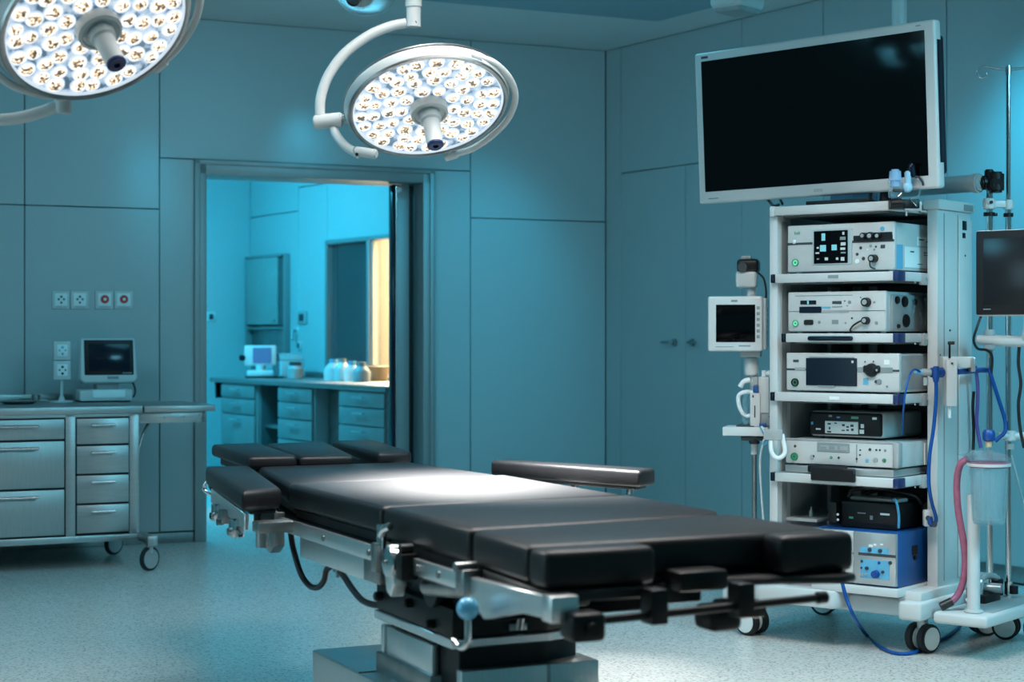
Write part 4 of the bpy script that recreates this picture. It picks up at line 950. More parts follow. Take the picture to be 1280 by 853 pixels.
t = Thing('blue_valve', 'row of blue and pale connectors beside the white column bracket', 'connector', C, (-.02, -.06, 1.02))
t.wpart('valve_body', MB().cyl(at(1164, 466, 6.33), at(1178, 466, 6.36), .018, n=14, bev=.003).cyl(at(1170, 458, 6.32), at(1170, 476, 6.32), .012, n=12, bev=.003), M['blue'])
t.wpart('pale_fitting', MB().cyl(at(1152, 465, 6.33), at(1164, 466, 6.33), .013, n=14, bev=.002).cyl(at(1157, 472, 6.33), at(1157, 482, 6.33), .009), M['devgrey'])
t.wpart('nozzle', MB().cyl(at(1143, 466.5, 6.33), at(1153, 465.5, 6.33), .005, .011, n=14), M['lightblue'])
t.wpart('blue_strap', MB().tube([at(1198, 465, 6.37), at(1212, 464, 6.45), at(1224, 463, 6.55), at(1234, 463, 6.6)], .0105, 10), M['blue'])
def hose(label, pts, r, m, cat='hose', name='blue_hose', group=None, ends=None):
    P = [at(*p) for p in pts]; mid = P[len(P)//2]
    t = Thing(name, label, cat, G, tuple(P[-1]), group)
    t.wpart('tube', MB().tube(P, r, 10), m)
    if ends:
        for e, f in ((P[0], P[1]), (P[-1], P[-2])):
            d = (f-e).normalized(); t.wpart('end_fitting', MB().cyl(e-d*.004, e+d*.022, r*1.5, n=12), ends)
    return t
hose('blue hose falling down the front of the right cart column', [(1170, 470, 6.32), (1170, 500, 6.32), (1167, 535, 6.33), (1162, 570, 6.34), (1161, 605, 6.34), (1165, 630, 6.35), (1169, 643, 6.36), (1170, 652, 6.37), (1164, 657, 6.37), (1162, 648, 6.37)], .0068, M['bluehose'], ends=M['blue'])
hose('thin blue tube looping down inside the cart beside the screen unit', [(1152, 466, 6.33), (1143, 462, 6.30), (1137, 470, 6.27), (1132, 490, 6.25), (1129, 515, 6.27), (1128, 543, 6.35)], .0035, M['bluehose'])
hose('violet hose hanging behind the right cart column', [(1219, 458, 6.55), (1222, 480, 6.56), (1222, 505, 6.57), (1221, 530, 6.58), (1226, 560, 6.58)], .007, mat('violet_hose', (.10, .07, .28), .4))
hose('blue hose slanting from the clamp pole to the infusion pole', [(1236, 460, 6.57), (1242, 480, 6.57), (1249, 502, 6.57), (1256, 525, 6.57), (1256, 540, 6.56), (1248, 548, 6.55), (1244, 552, 6.55)], .0075, M['bluehose'])
hose('black cable hanging at the right edge in front of the infusion pole', [(1274, 432, 6.45), (1273, 455, 6.46), (1276, 480, 6.46), (1273, 505, 6.47), (1275, 535, 6.47), (1280, 560, 6.48)], .006, M['cable'], 'cable', 'black_cable')
hose('black cable looped from the side monitor back to the chrome pole', [(1226, 396, 6.2), (1221, 410, 6.4), (1217, 425, 6.5), (1222, 436, 6.52), (1233, 438, 6.53), (1240, 446, 6.55), (1239, 470, 6.57)], .005, M['cable'], 'cable', 'black_cable')
hose('dark cable dangling beside the violet hose behind the cart', [(1217, 490, 6.58), (1216, 510, 6.6), (1217, 540, 6.6), (1216, 575, 6.6)], .006, M['cable'], 'cable', 'black_cable')
hose('thin clear tube reaching down right of the canister to the wall foot', [(1264, 570, 6.9), (1272, 600, 7.0), (1282, 640, 7.2)], .004, M['whitehose'], 'hose', 'clear_tube')
# lower clip that holds the blue hose
q0 = at(1162, 648, 6.39); t = Thing('hose_clip', 'small pale clip holding the blue hose low on the right column', 'clip', C, C.loc(q0.x, q0.y)+(q0.z,))
t.wpart('clip_body', MB().box(q0.x-.022, q0.x+.012, q0.y-.012, q0.y+.02, q0.z-.03, q0.z+.03, .005), M['white'])
t.wpart('clip_jaw', MB().cyl(at(1160, 648, 6.385), at(1160, 648, 6.365), .009, n=14).cyl(at(1168, 656, 6.38), at(1168, 656, 6.36), .010, n=14), M['ink'])
# blue cable along the floor
def fl(px, py, z=.007):
    d = (H-z)*FPX/(py-HY); return at(px, py, d)
P = [at(1049, 705, 6.25), at(1052, 725, 6.22), at(1058, 748, 6.22), at(1068, 772, 6.25), fl(1083, 794), fl(1100, 809), fl(1120, 817), fl(1143, 816), fl(1162, 806), fl(1180, 798), fl(1192, 790), fl(1200, 783)]
t = Thing('floor_cable', 'blue cable hanging in a loop to the floor under the cart wheel', 'cable', G, tuple(P[6]))
t.wpart('cable', MB().tube(P, .0068, 10), M['bluehose'])

# camera-head holder clamped on the front corner of the top shelf
o_ = C.w(-.10, -.235, 1.60)
t = Thing('camera_holder', 'clear holder with camera heads clamped to the front corner of the cart top', 'holder', C, (-.10, -.235, 1.634))
t.wpart('clamp_body', MB().cyl(at(1113, 255, 6.26), at(1129, 254, 6.255), .019, n=22, bev=.005).box(at(1113, 0, 6.26).x, at(1150, 0, 6.26).x, 6.26, 6.30, at(0, 261, 6.26).z, at(0, 249, 6.26).z, .004), M['black'])
t.wpart('clamp_plate', MB().box(at(1130, 0, 6.27).x, at(1152, 0, 6.27).x, 6.262, 6.29, at(0, 264, 6.27).z, at(0, 252, 6.27).z, .003).cyl(at(1133, 262, 6.27), at(1133, 270, 6.27), .004).cyl(at(1150, 264, 6.27), at(1158, 265, 6.29), .004), M['devgrey'])
t.wpart('clear_frame', MB().box(at(1110, 0, 6.27).x, at(1128, 0, 6.27).x, 6.262, 6.268, at(0, 247, 6.27).z, at(0, 228, 6.27).z, .002).tube([at(1128, 250, 6.265), at(1146, 247, 6.265), at(1150, 238, 6.265), at(1150, 226, 6.265)], .0028, 8).tube([at(1112, 248, 6.265), at(1111, 238, 6.265), at(1110, 226, 6.265)], .0028, 8), M['clear'])
t.wpart('base_bar', MB().box(at(1116, 0, 6.27).x, at(1129, 0, 6.27).x, 6.255, 6.275, at(0, 240, 6.27).z, at(0, 236.5, 6.27).z, .002), M['ink'])
t.wpart('camera_head', MB().cyl(at(1119, 228, 6.26), at(1119, 212, 6.26), .023, .020, n=20, bev=.006).cyl(at(1119, 234, 6.26), at(1119, 227, 6.26), .017, n=20), M['blueclear'])
t.wpart('camera_head', MB().cyl(at(1135, 238, 6.26), at(1135, 214, 6.26), .010, .013, n=18, bev=.004).sph(at(1134.5, 234, 6.26), .018, (1, .8, 1.1)), mat('pale_handle', (.30, .52, .66), .35))
t.wpart('camera_head', MB().cyl(at(1141, 222, 6.26), at(1138.5, 208, 6.26), .014, n=18, bev=.005).cyl(at(1141, 206, 6.26), at(1138, 210, 6.26), .012, n=16), M['screen_b'])
t.wpart('camera_lead', MB().tube([at(1143, 221, 6.255), at(1149, 222, 6.25), at(1153, 227, 6.25), at(1154, 232, 6.25)], .0045, 8), M['cable'])
t.wpart('wire_hook', MB().tube([at(1137, 248, 6.255), at(1142, 254, 6.25), at(1146, 258, 6.25), at(1144, 250, 6.25)], .002, 6).cyl(at(1123, 246, 6.26), at(1127, 242, 6.26), .006), M['chrome'])

# things lying on the cart top, behind the monitor's lower edge
def top_item(name, label, cat, u, v, build):
    t = Thing(name, label, cat, C, (u, v, 1.634)); build(t, u, v); return t
def f(t, u, v):
    t.part('film', t.mb().prism([(u-.10, v-.04), (u+.10, v-.045), (u+.09, v+.06), (u-.08, v+.05)], 1.634, 1.69, .02, 3), M['blueclear'])
    t.part('flap', t.mb().box(u+.01, u+.085, v-.055, v-.05, 1.636, 1.71, .002), M['lightblue'])
top_item('wrapped_pack', 'pale blue wrapped pack lying on the cart top under the monitor', 'pack', -.30, -.05, f)
def f(t, u, v):
    t.part('tray', t.mb().box(u-.13, u+.12, v-.04, v+.05, 1.6355, 1.645, .003), M['screen_b'])
    t.part('tray_rim', t.mb().box(u-.135, u+.125, v-.045, v-.04, 1.6355, 1.650, .002), M['black'])
top_item('instrument_tray', 'low dark tray on the front of the cart top under the monitor', 'tray', -.30, -.15, f)
def f(t, u, v):
    t.part('scope_body', t.mb().cyl((u, v, 1.634), (u, v, 1.70), .026, .02, n=20, bev=.004), M['black'])
    t.part('scope_tube', t.mb().cyl((u+.04, v, 1.634), (u+.04, v, 1.72), .018, n=18, bev=.003), M['lightblue'])
    t.part('scope_lead', t.mb().tube([(u, v, 1.69), (u-.03, v-.02, 1.71), (u-.05, v-.03, 1.66), (u-.04, v-.02, 1.64)], .006), M['cable'])
top_item('scope_coupler', 'black and blue scope coupler standing on the cart top', 'coupler', -.155, -.10, f)
hose('black cable hooked over the far left end of the cart top', [(950, 232, 6.9), (954, 242, 6.85), (960, 250, 6.78), (967, 257, 6.72), (974, 256, 6.7)], .0055, M['cable'], 'cable', 'monitor_cable')
hose('shorter black cable dropping behind the left end of the cart top', [(971, 230, 6.9), (973, 244, 6.85), (978, 255, 6.75)], .0048, M['cable'], 'cable', 'monitor_cable')

# ------------------------------------------------------------------ small patient monitor on the pole at the cart's left
pm = at(943, 560, 6.80); PF = Frame((pm.x, pm.y), math.radians(-14))
pmu = lambda px, py, v=0.0: PF.V(px, py, v)
t = Thing('monitor_pole', 'slim steel pole rising from the cart base with a white shelf', 'pole', PF, (0, 0, .197))
t.part('pole', t.mb().cyl((0, 0, .197), (0, 0, pmu(0+943, 548)[1]), .0095, n=20), M['steel_d'])
t.part('upper_pole', t.mb().cyl((0, 0, .74), (-.012, 0, pmu(943, 362)[1]), .014, n=20), M['white'])
z1, z2 = pmu(943, 533)[1], pmu(943, 544)[1]
u0, u1 = pmu(903, 540, -.08)[0], pmu(960, 540, -.08)[0]
t.part('tray', t.mb().box(u0, u1, -.085, .07, z2, z1, .004), M['white'])
t.part('tray_mat', t.mb().box(u0+.05, u0+.12, -.06, .04, z1, z1+.006, .002), M['ink'])
t.part('clamp', t.mb().cyl((0, 0, z2-.035), (0, 0, z2), .022, n=20, bev=.004).cyl((-.05, -.01, z2-.012), (.05, -.01, z2-.012), .010), M['ink'])
t.part('collar', t.mb().cyl((0, 0, z2-.075), (0, 0, z2-.03), .0145, n=18), M['white'])
t.part('bracket', t.mb().box(.06, .082, -.24, .02, z2+.002, z1-.004, .003).box(.06, .130, -.245, -.225, z2-.005, z1+.001, .004).cyl((.095, -.25, z2+.012), (.095, -.244, z2+.012), .006), M['devgrey'])
t.part('neck', t.mb().cyl((-.010, 0, pmu(943, 470)[1]), (-.012, 0, pmu(943, 448)[1]), .028, n=24, bev=.004), M['white'])
t.part('hanging_ring', t.mb().tube([(.085, -.232, z2), (.089, -.236, z2-.05), (.112, -.236, z2-.072), (.138, -.234, z2-.05), (.128, -.232, z2+.018)], .0085), M['whitehose'])
mp = Thing('patient_monitor', 'small white patient monitor with dark screen left of the cart', 'monitor', PF, (-.06, -.04, 1.08))
a0, a1 = pmu(884.5, 404, -.09)[0], pmu(953, 404, -.09)[0]; zt_, zb = pmu(918, 370.5, -.09)[1], pmu(918, 439.5, -.09)[1]
mp.part('housing', mp.mb().box(a0, a1, -.09, -.055, zb, zt_, .009, 3), M['white'])
mp.part('rear_housing', mp.mb().box(a0+.012, a1+.012, -.06, .03, zb+.006, zt_-.006, .008, 3), M['white'])
mp.part('screen', mp.mb().box(pmu(895, 0, -.09)[0], pmu(944, 0, -.09)[0], -.0915, -.085, pmu(918, 428, -.09)[1], pmu(918, 381, -.09)[1], .001), M['screen'])
for k in range(6):
    z = zt_-.045-k*.022; mp.part('key', mp.mb().box(a1-.022, a1-.010, -.0915, -.088, z-.006, z+.006, .001), M['inkgrey'])
for k in range(3):
    z = zt_-.05-k*.045; mp.part('side_port', mp.mb().cyl((a1+.011, -.03, z), (a1+.014, -.03, z), .008).cyl((a1+.011, 0, z-.02), (a1+.013, 0, z-.02), .006), M['devgrey'])
mp.part('maker_mark', mp.mb().box(a0+.09, a0+.115, -.0908, -.088, zt_-.022, zt_-.014, 0).box(a1-.09, a1-.045, -.0908, -.088, zb+.018, zb+.024, 0).box(a0+.03, a0+.1, -.0908, -.088, zb+.016, zb+.019, 0), M['inkgrey'])
mp.part('mount', mp.mb().box(-.05, .03, -.06, .01, zb-.022, zb+.004, .005), M['devgrey'])
# camera-like head on top
th = Thing('top_sensor', 'black topped white camera unit on top of the left monitor pole', 'camera', PF, (-.012, 0, 1.24))
za, zb2, zc = pmu(937, 360, 0)[1], pmu(937, 341, 0)[1], pmu(937, 324, 0)[1]
ux = pmu(933, 340)[0]
th.part('lower_body', th.mb().box(ux-.038, ux+.042, -.04, .04, za, zb2+.004, .01, 3), M['offwhite'])
th.part('upper_body', th.mb().box(ux-.034, ux+.05, -.038, .045, zb2, zc, .014, 3), M['black'])
th.part('lens', th.mb().cyl((ux-.01, -.04, zb2+.02), (ux-.01, -.052, zb2+.02), .018, n=18), M['ink'])
th.part('stem', th.mb().cyl((-.012, 0, za-.05), (-.012, 0, za+.002), .018, n=18), M['offwhite'])
th.part('top_cap', th.mb().box(ux-.02, ux+.02, -.02, .02, zc-.004, zc+.012, .004), M['devgrey'])
th.part('lead', th.mb().tube([(ux+.045, 0, zb2), (ux+.07, -.01, zb2-.03), (ux+.075, 0, zb2-.10), (ux+.05, .0, zb2-.16)], .004), M['cable'])
# hand set with corrugated hoses on the tray
hs = Thing('breathing_set', 'white valve set with curled hoses standing on the pole tray', 'valve set', PF, (.02, -.02, z1))
def hp(px, py, v=-.04):
    u, z = PF.V(px, py, v); return (u, v, z)
hs.part('valve_block', hs.mb().box(hp(938, 0)[0], hp(951, 0)[0], -.06, -.01, z1, hp(0+940, 491)[2], .005), M['white'])
hs.part('valve_column', hs.mb().box(hp(948, 0)[0], hp(962, 0)[0], -.05, .0, hp(948, 517)[2], hp(948, 471)[2], .006), M['white'])
hs.part('valve_body', hs.mb().box(hp(946, 0)[0], hp(964, 0)[0], -.045, .01, z1+.004, hp(948, 505)[2], .005), M['devgrey'])
hs.part('blue_insert', hs.mb().box(hp(942, 0)[0], hp(949, 0)[0], -.064, -.05, hp(945, 491)[2], hp(945, 482)[2], .003), M['bluebox'])
hs.part('dark_insert', hs.mb().box(hp(942, 0)[0], hp(948, 0)[0], -.064, -.05, hp(945, 481)[2], hp(945, 471)[2], .003), M['devgrey'])
hs.part('corrugated_hose', hs.mb().tube([hp(938, 475), hp(930, 477), hp(925, 484)], .0105), M['whitehose'])
hs.part('corrugated_hose', hs.mb().tube([hp(945, 492), hp(933, 490), hp(924, 494), hp(923, 503), hp(926, 513), hp(932, 520), hp(938, 520)], .0085), M['whitehose'])
hs.part('clear_tube', hs.mb().tube([hp(936, 490), hp(931, 500), hp(932, 515), hp(930, 524), hp(934, 531)], .010), M['clear'])
hs.part('blue_clip', hs.mb().tube([hp(963, 505), hp(966, 512), hp(966, 520), hp(961, 521)], .0055).box(hp(950, 0)[0], hp(959, 0)[0], -.07, -.06, hp(955, 533)[2], hp(955, 529)[2], .002), M['bluebox'])
hs.part('top_fitting', hs.mb().cyl(hp(955, 471), hp(955, 463), .010).sph(hp(963, 467), .016, (1.2, 1, .8)), M['whitehose'])
hs.part('print_mark', hs.mb().box(hp(943.5, 0)[0], hp(945, 0)[0], -.0615, -.06, hp(944, 522)[2], hp(944, 507)[2], 0).box(hp(941, 0)[0], hp(943, 0)[0], -.0615, -.06, hp(941, 497)[2], hp(941, 494)[2], 0), M['ink'])
hose('thin pale tube hanging straight down below the white pole tray', [(952, 533, 6.70), (957, 545, 6.70), (953, 556, 6.72), (950, 580, 6.76), (952, 620, 6.78), (955, 660, 6.78)], .0045, M['whitehose'], 'hose', 'thin_tube')
hose('thin blue tube curling over the front of the white pole tray', [(950, 534, 6.69), (954, 542, 6.68), (959, 549, 6.69), (956, 556, 6.7), (950, 552, 6.7)], .0028, M['lightblue'], 'hose', 'thin_tube')

# ------------------------------------------------------------------ steel drawer desk at the left
DK = Thing('drawer_desk', 'long stainless steel drawer desk on castors left of the doorway', 'desk', W, (-1.2, -.55, 0))
VD = -.95
DK.part('worktop', DK.mb().box(-2.3, -.415, VD-.012, -.06, .765, .802, .004), M['steel_h'])
DK.part('upstand', DK.mb().box(-2.3, -.58, -.075, -.055, .80, .838, .003), M['steel_h'])
fr = DK.mb().box(-2.3, -.43, VD, -.10, .135, .168, .003)
for u in (-1.85, -.768, -.455):
    fr.box(u-.024 if u > -1 else u-.03, u+.024 if u > -1 else u+.03, VD, VD+.03, .168, .766, .002)
fr.box(-2.3, -.43, VD, VD+.03, .750, .766, .002)
DK.part('frame', fr, M['steel'])
DK.part('carcass', DK.mb().box(-2.28, -.455, VD+.02, -.12, .168, .755, .002), M['board'])
DK.part('side_panel', DK.mb().box(-.452, -.432, VD+.028, -.12, .168, .764, .002), M['steel'])
def drawer(u0, u1, z0, z1, h0, h1, fin):
    o = DK.part('drawer', DK.mb().box(u0+.004, u1-.004, VD-.003, VD+.02, z0+.005, z1-.005, .003), fin)
    zz = z1-.036
    DK.part('drawer_handle', DK.mb().cyl((h0, VD-.030, zz), (h1, VD-.030, zz), .0075, n=14, bev=.002).cyl((h0+.015, VD-.03, zz), (h0+.015, VD, zz), .006).cyl((h1-.015, VD-.03, zz), (h1-.015, VD, zz), .006), M['chrome'], o)
for z0, z1 in ((.176, .323), (.323, .468), (.468, .613), (.613, .748)):
    drawer(-.742, -.478, z0, z1, -.672, -.555, M['steel'])
for z0, z1 in ((.172, .404), (.404, .641), (.641, .748)):
    drawer(-1.82, -.794, z0, z1, -1.14, -.925, M['steel_h'])
# side shelf on a bracket
sh = DK.part('side_shelf', DK.mb().box(-.408, -.045, VD-.012, -.30, .768, .800, .004), M['steel_h'])
DK.part('shelf_bracket', DK.mb().box(-.428, -.09, VD+.02, VD+.05, .712, .767, .003).box(-.428, -.09, -.40, -.37, .712, .767, .003).box(-.11, -.088, VD+.02, -.37, .712, .767, .003), M['steel'], sh)
DK.part('shelf_screw', DK.mb().cyl((-.30, VD+.021, .74), (-.30, VD+.016, .74), .006).cyl((-.20, VD+.021, .742), (-.20, VD+.016, .742), .006).cyl((-.12, VD+.021, .75), (-.12, VD+.016, .75), .006), M['steel_d'], sh)
DK.part('shelf_stay', DK.mb().tube([(-.36, VD+.10, .712), (-.39, VD+.08, .66), (-.42, VD+.06, .58), (-.43, VD+.05, .54)], .007), M['steel_d'], sh)
DK.part('outrigger', DK.mb().box(-.435, -.395, -1.16, -.12, .132, .172, .003).box(-.44, -.39, -1.165, -1.13, .128, .175, .003), M['steel'])
DK.part('side_catch', DK.mb().box(-.431, -.42, -.86, -.84, .185, .23, .004).cyl((-.431, -.80, .26), (-.415, -.80, .26), .008), M['black'])
for u, v in ((-.418, -1.11), (-.435, -.40)):
    caster(DK, u, v, .060, .03, .55, .135, False, M['devgrey'])
for u in (-1.9,): caster(DK, u, -.85, .06, .03, .3, .135, False, M['devgrey'])

# bedside monitor on the desk
BM = Thing('desk_monitor', 'white monitor with dark screen on a white base on the steel desk', 'monitor', W, (-.45, -.35, .8025))
tl = Matrix.Translation(Vector((0, -.42, .90))) @ Matrix.Rotation(math.radians(-7), 4, 'X') @ Matrix.Translation(Vector((0, .42, -.90)))
def bmb():
    b = BM.mb(); b.Mx = tl; return b
u0, u1 = -.612, -.312
hs_ = BM.part('housing', bmb().prism([(u0, .925), (u0+.02, .905), (u1-.02, .905), (u1, .925), (u1-.008, 1.14), (u0+.008, 1.14)], -.42, -.35, .010, 3, 0, 'y'), M['white'])
BM.part('bezel', bmb().box(u0+.022, u1-.020, -.424, -.40, .945, 1.130, .004), M['black'], hs_)
BM.part('screen', bmb().box(u0+.045, u1-.040, -.4255, -.40, .965, 1.108, .001), M['screen_b'], hs_)
BM.part('control_strip', bmb().box(u0+.14, u1-.10, -.4225, -.41, .924, .938, .002).box(u1-.08, u1-.03, -.4245, -.41, .952, .957, 0), M['inkgrey'], hs_)
BM.part('neck', BM.mb().box(-.52, -.40, -.38, -.28, .86, .93, .012, 2), M['devgrey'])
bb = BM.part('base', BM.mb().prism([(-.615, -.42), (-.34, -.42), (-.33, -.22), (-.60, -.22)], .8085, .868, .010, 2), M['white'])
BM.part('base_front', BM.mb().box(-.55, -.38, -.428, -.40, .825, .868, .004), M['label'], bb)
BM.part('base_foot', BM.mb().box(-.60, -.35, -.41, -.23, .8025, .811, .002), M['black'], bb)
BM.part('cable', BM.mb().tube([(-.34, -.28, .92), (-.31, -.29, .90), (-.298, -.30, .86), (-.31, -.32, .83), (-.34, -.33, .815)], .005), M['cable'])

# wall sockets
def outlet(px0, px1, label, red):
    (u0, z1), (u1, z0) = W.V(px0, 364, 0), W.V(px1, 386.5, 0)
    t = Thing('wall_socket', label, 'wall socket', W, ((u0+u1)/2, 0, z0), 'sockets on the wall above the desk')
    t.part('cover_plate', t.mb().box(u0+.002, u1-.002, -.010, .0, z0, z1, .003), M['white'])
    t.part('insert', t.mb().box(u0+.016, u1-.016, -.013, -.008, z0+.018, z1-.012, .002), M['label'])
    c = ((u0+u1)/2, -.013, (z0+z1)/2+.004)
    if red: t.part('red_face', t.mb().cyl(c, (c[0], -.020, c[2]), .023, n=24, bev=.002), M['red']); t.part('red_centre', t.mb().cyl((c[0], -.02, c[2]), (c[0], -.022, c[2]), .008, n=16), M['label'])
    else: t.part('pin_hole', t.mb().cyl((c[0], -.0125, c[2]+.014), (c[0], -.0145, c[2]+.014), .0065).cyl((c[0]-.014, -.0125, c[2]), (c[0]-.014, -.0145, c[2]), .006).cyl((c[0]+.014, -.0125, c[2]), (c[0]+.014, -.0145, c[2]), .006).cyl((c[0], -.0125, c[2]-.018), (c[0], -.0145, c[2]-.018), .006), M['ink'])
    t.part('print_line', t.mb().box(u0+.022, u1-.022, -.0108, -.009, z0+.008, z0+.011, 0), M['inkgrey'])
outlet(64.5, 87.5, 'leftmost white socket of the wall row above the desk', 0)
outlet(87.8, 110.8, 'white socket with dark pin holes next to the red sockets', 0)
outlet(118.5, 142, 'red faced socket next to the white sockets', 1)
outlet(142.3, 166, 'red faced socket farthest from the white sockets', 1)
# socket post on the desk
SP = Thing('socket_post', 'two stacked white sockets on a thin stand on the steel desk', 'socket stand', W, (-.695, -.35, .8025))
SP.part('stand_foot', SP.mb().cyl((-.695, -.35, .8025), (-.695, -.35, .812), .06, n=28, bev=.003).cyl((-.695, -.35, .812), (-.695, -.35, .835), .02, .010), M['white'])
SP.part('stand_post', SP.mb().cyl((-.695, -.35, .81), (-.695, -.35, .93), .008).box(-.705, -.685, -.35, -.34, .92, 1.12, .002), M['white'])
for z0, pal in ((.922, 0), (1.024, 1)):
    f_ = SP.part('socket', SP.mb().box(-.742, -.656, -.385, -.345, z0, z0+.097, .004), M['white'])
    SP.part('socket_insert', SP.mb().box(-.725, -.672, -.388, -.382, z0+.02, z0+.08, .002), M['label'], f_)
    c = (-.698, -.389, z0+.05)
    SP.part('pin_hole', SP.mb().cyl((c[0], -.387, c[2]+.016), (c[0], -.390, c[2]+.016), .007).cyl((c[0]-.015, -.387, c[2]), (c[0]-.015, -.390, c[2]), .005).cyl((c[0]+.015, -.387, c[2]), (c[0]+.015, -.390, c[2]), .005).cyl((c[0], -.387, c[2]-.018), (c[0], -.390, c[2]-.018), .007), M['lightblue'] if pal else M['ink'], f_)
# things on the desk at the far left
ts = Thing('steel_bowl', 'shallow steel dish lying on the desk at the left edge', 'dish', W, (-.93, -.45, .8025))
ts.part('dish', ts.mb().lathe([(0, .8035), (.07, .8035), (.10, .815), (.102, .818), (.098, .817), (.068, .806), (0, .806)], (-.93, -.45, 0)), M['steel'])
ts.part('handle', ts.mb().tube([(-.84, -.45, .816), (-.81, -.45, .82), (-.78, -.45, .815)], .004), M['steel'])
ts = Thing('steel_cup', 'small steel cup on the desk between dish and socket stand', 'cup', W, (-.80, -.20, .8025))
ts.part('cup', ts.mb().lathe([(0, .8035), (.018, .8035), (.024, .84), (.022, .84), (.016, .806), (0, .806)], (-.80, -.20, 0)), M['steel'])
ts.part('lip', ts.mb().lathe([(.0235, .838), (.0265, .84), (.0235, .842)], (-.80, -.20, 0)), M['chrome'])

# ------------------------------------------------------------------ the room behind: cabinets, counters and things on them
VQ = -.62
def counter(u0, u1, label, tall_last):
    t = Thing('drawer_unit', label, 'drawer unit', Q, ((u0+u1)/2, -.3, 0), 'drawer units behind the doorway')
    t.part('carcass', t.mb().box(u0, u1, VQ, -.03, .06, .83, .003), M['frame'])
    t.part('plinth', t.mb().box(u0+.02, u1-.02, VQ+.03, -.04, 0, .06, .002), M['board'])
    zs = [.825, .715, .59, .34 if tall_last else .44, .09]
    for a, b_ in zip(zs, zs[1:]):
        o = t.part('drawer', t.mb().box(u0+.02, u1-.02, VQ-.018, VQ, b_+.006, a-.006, .003), M['frame'])
        c = (u0+u1)/2
        t.part('drawer_handle', t.mb().cyl((c-.07, VQ-.04, a-.04), (c+.07, VQ-.04, a-.04), .008, n=10).cyl((c-.06, VQ-.04, a-.04), (c-.06, VQ-.018, a-.04), .005).cyl((c+.06, VQ-.04, a-.04), (c+.06, VQ-.018, a-.04), .005), M['chrome'], o)
    return t
counter(.96, 1.56, 'steel drawer unit farthest left behind the doorway', True)
counter(1.90, 2.44, 'middle steel drawer unit behind the doorway', False)
counter(2.78, 3.40, 'steel drawer unit nearest the sliding door leaf', False)
t = Thing('open_shelf_unit', 'open dark shelf unit between the drawer units behind the doorway', 'shelf unit', Q, (1.73, -.3, 0))
t.part('carcass', t.mb().box(1.565, 1.895, -.10, -.04, .05, .83, .002).box(1.565, 1.58, VQ+.02, -.04, .05, .83, .002).box(1.88, 1.895, VQ+.02, -.04, .05, .83, .002), M['dark'])
t.part('shelf', t.mb().box(1.58, 1.88, VQ+.04, -.10, .50, .52, .002).box(1.58, 1.88, VQ+.04, -.10, .06, .08, .002), M['steel'])
t = Thing('shelf_basket', 'small steel basket on the open shelf behind the doorway', 'basket', Q, (1.73, -.35, .521))
t.part('basket', t.mb().prism([(1.64, -.5), (1.82, -.5), (1.82, -.2), (1.64, -.2)], .5215, .60, .01), M['steel_d'])
t.part('basket_rim', t.mb().box(1.635, 1.825, -.505, -.195, .60, .607, .002), M['chrome'])
t = Thing('closed_side_unit', 'dark steel unit between the middle and near drawer units', 'cabinet', Q, (2.61, -.3, 0))
t.part('carcass', t.mb().box(2.445, 2.775, VQ+.10, -.03, .04, .83, .003), M['steel_d'])
t.part('door', t.mb().box(2.46, 2.76, VQ+.085, VQ+.10, .08, .80, .003), M['steel_d'])
t = Thing('annex_worktop', 'long steel worktop over the drawer units behind the doorway', 'worktop', Q, (2.1, -.3, .832))
t.part('worktop', t.mb().box(.80, 3.42, VQ-.03, -.022, .832, .862, .004), M['steel_h'])
t.part('upstand', t.mb().box(.80, 1.30, -.04, -.022, .862, .90, .003), M['steel_h'])
t.part('end_bracket', t.mb().prism([(.76, .85), (.80, .85), (.80, .70), (.785, .70), (.78, .79)], -.60, -.55, .003, 1, 0, 'y'), M['black'])
# tall cabinet recess with steel door
t = Thing('wall_cabinet', 'grey steel wall cabinet hung in the room behind the doorway', 'cabinet', Q, (.38, -.1, 1.22))
t.part('carcass', t.mb().box(.07, .70, -.045, -.001, 1.225, 1.735, .004), M['dark'])  # dark strip left right of the door paints the shadowed gap
t.part('door', t.mb().box(.075, .62, -.062, -.046, 1.232, 1.72, .004), mat('cabinet_grey', (.27, .29, .28), .45))
t.part('door_frame', t.mb().box(.07, .69, -.07, -.045, 1.72, 1.74, .003).box(.055, .072, -.07, -.001, 1.03, 1.74, .003).box(.70, .715, -.05, -.001, 1.03, 1.74, .003), M['frame'])
t.part('door_handle', t.mb().cyl((.56, -.072, 1.26), (.60, -.072, 1.26), .008), M['chrome'])
t = Thing('niche_back', 'dark splash panel below the wall cabinet behind the doorway', 'panel', Q, (.38, -.02, .9))
t.part('splash_panel', t.mb().box(.07, .70, -.02, -.001, .90, 1.215, .003), M['steel_d'])
t.part('shelf_lip', t.mb().box(.07, .70, -.06, -.02, 1.195, 1.215, .003), M['steel'])
# monitor and boxes on the counter behind
def qp(px, py, v):
    u, z = Q.V(px, py, v*KQ); return u/KQ, H+(z-H)/KQ
t = Thing('annex_monitor', 'small white monitor with blue screen on the counter behind the doorway', 'monitor', Q, (.95, -.42, .863))
u, z = qp(327, 445, -.42)
dF = math.radians(40)
nx, ny = .92, -.40; ax_, ay_ = .40, .92          # the screen looks towards the doorway
def oq(a, b_): return (u+ax_*a+nx*b_, -.43+ay_*a+ny*b_)
t.part('base', t.mb().prism([oq(-.09, .05), oq(.09, .05), oq(.09, -.08), oq(-.09, -.08)], .873, .915, .01, 2), M['white'])
t.part('base_foot', t.mb().prism([oq(-.10, .06), oq(.16, .06), oq(.16, -.09), oq(-.10, -.09)], .8635, .8725, .002, 1), M['black'])
t.part('housing', t.mb().prism([oq(-.11, 0), oq(.11, 0), oq(.10, -.06), oq(-.10, -.06)], .945, 1.085, .012, 2), M['white'])
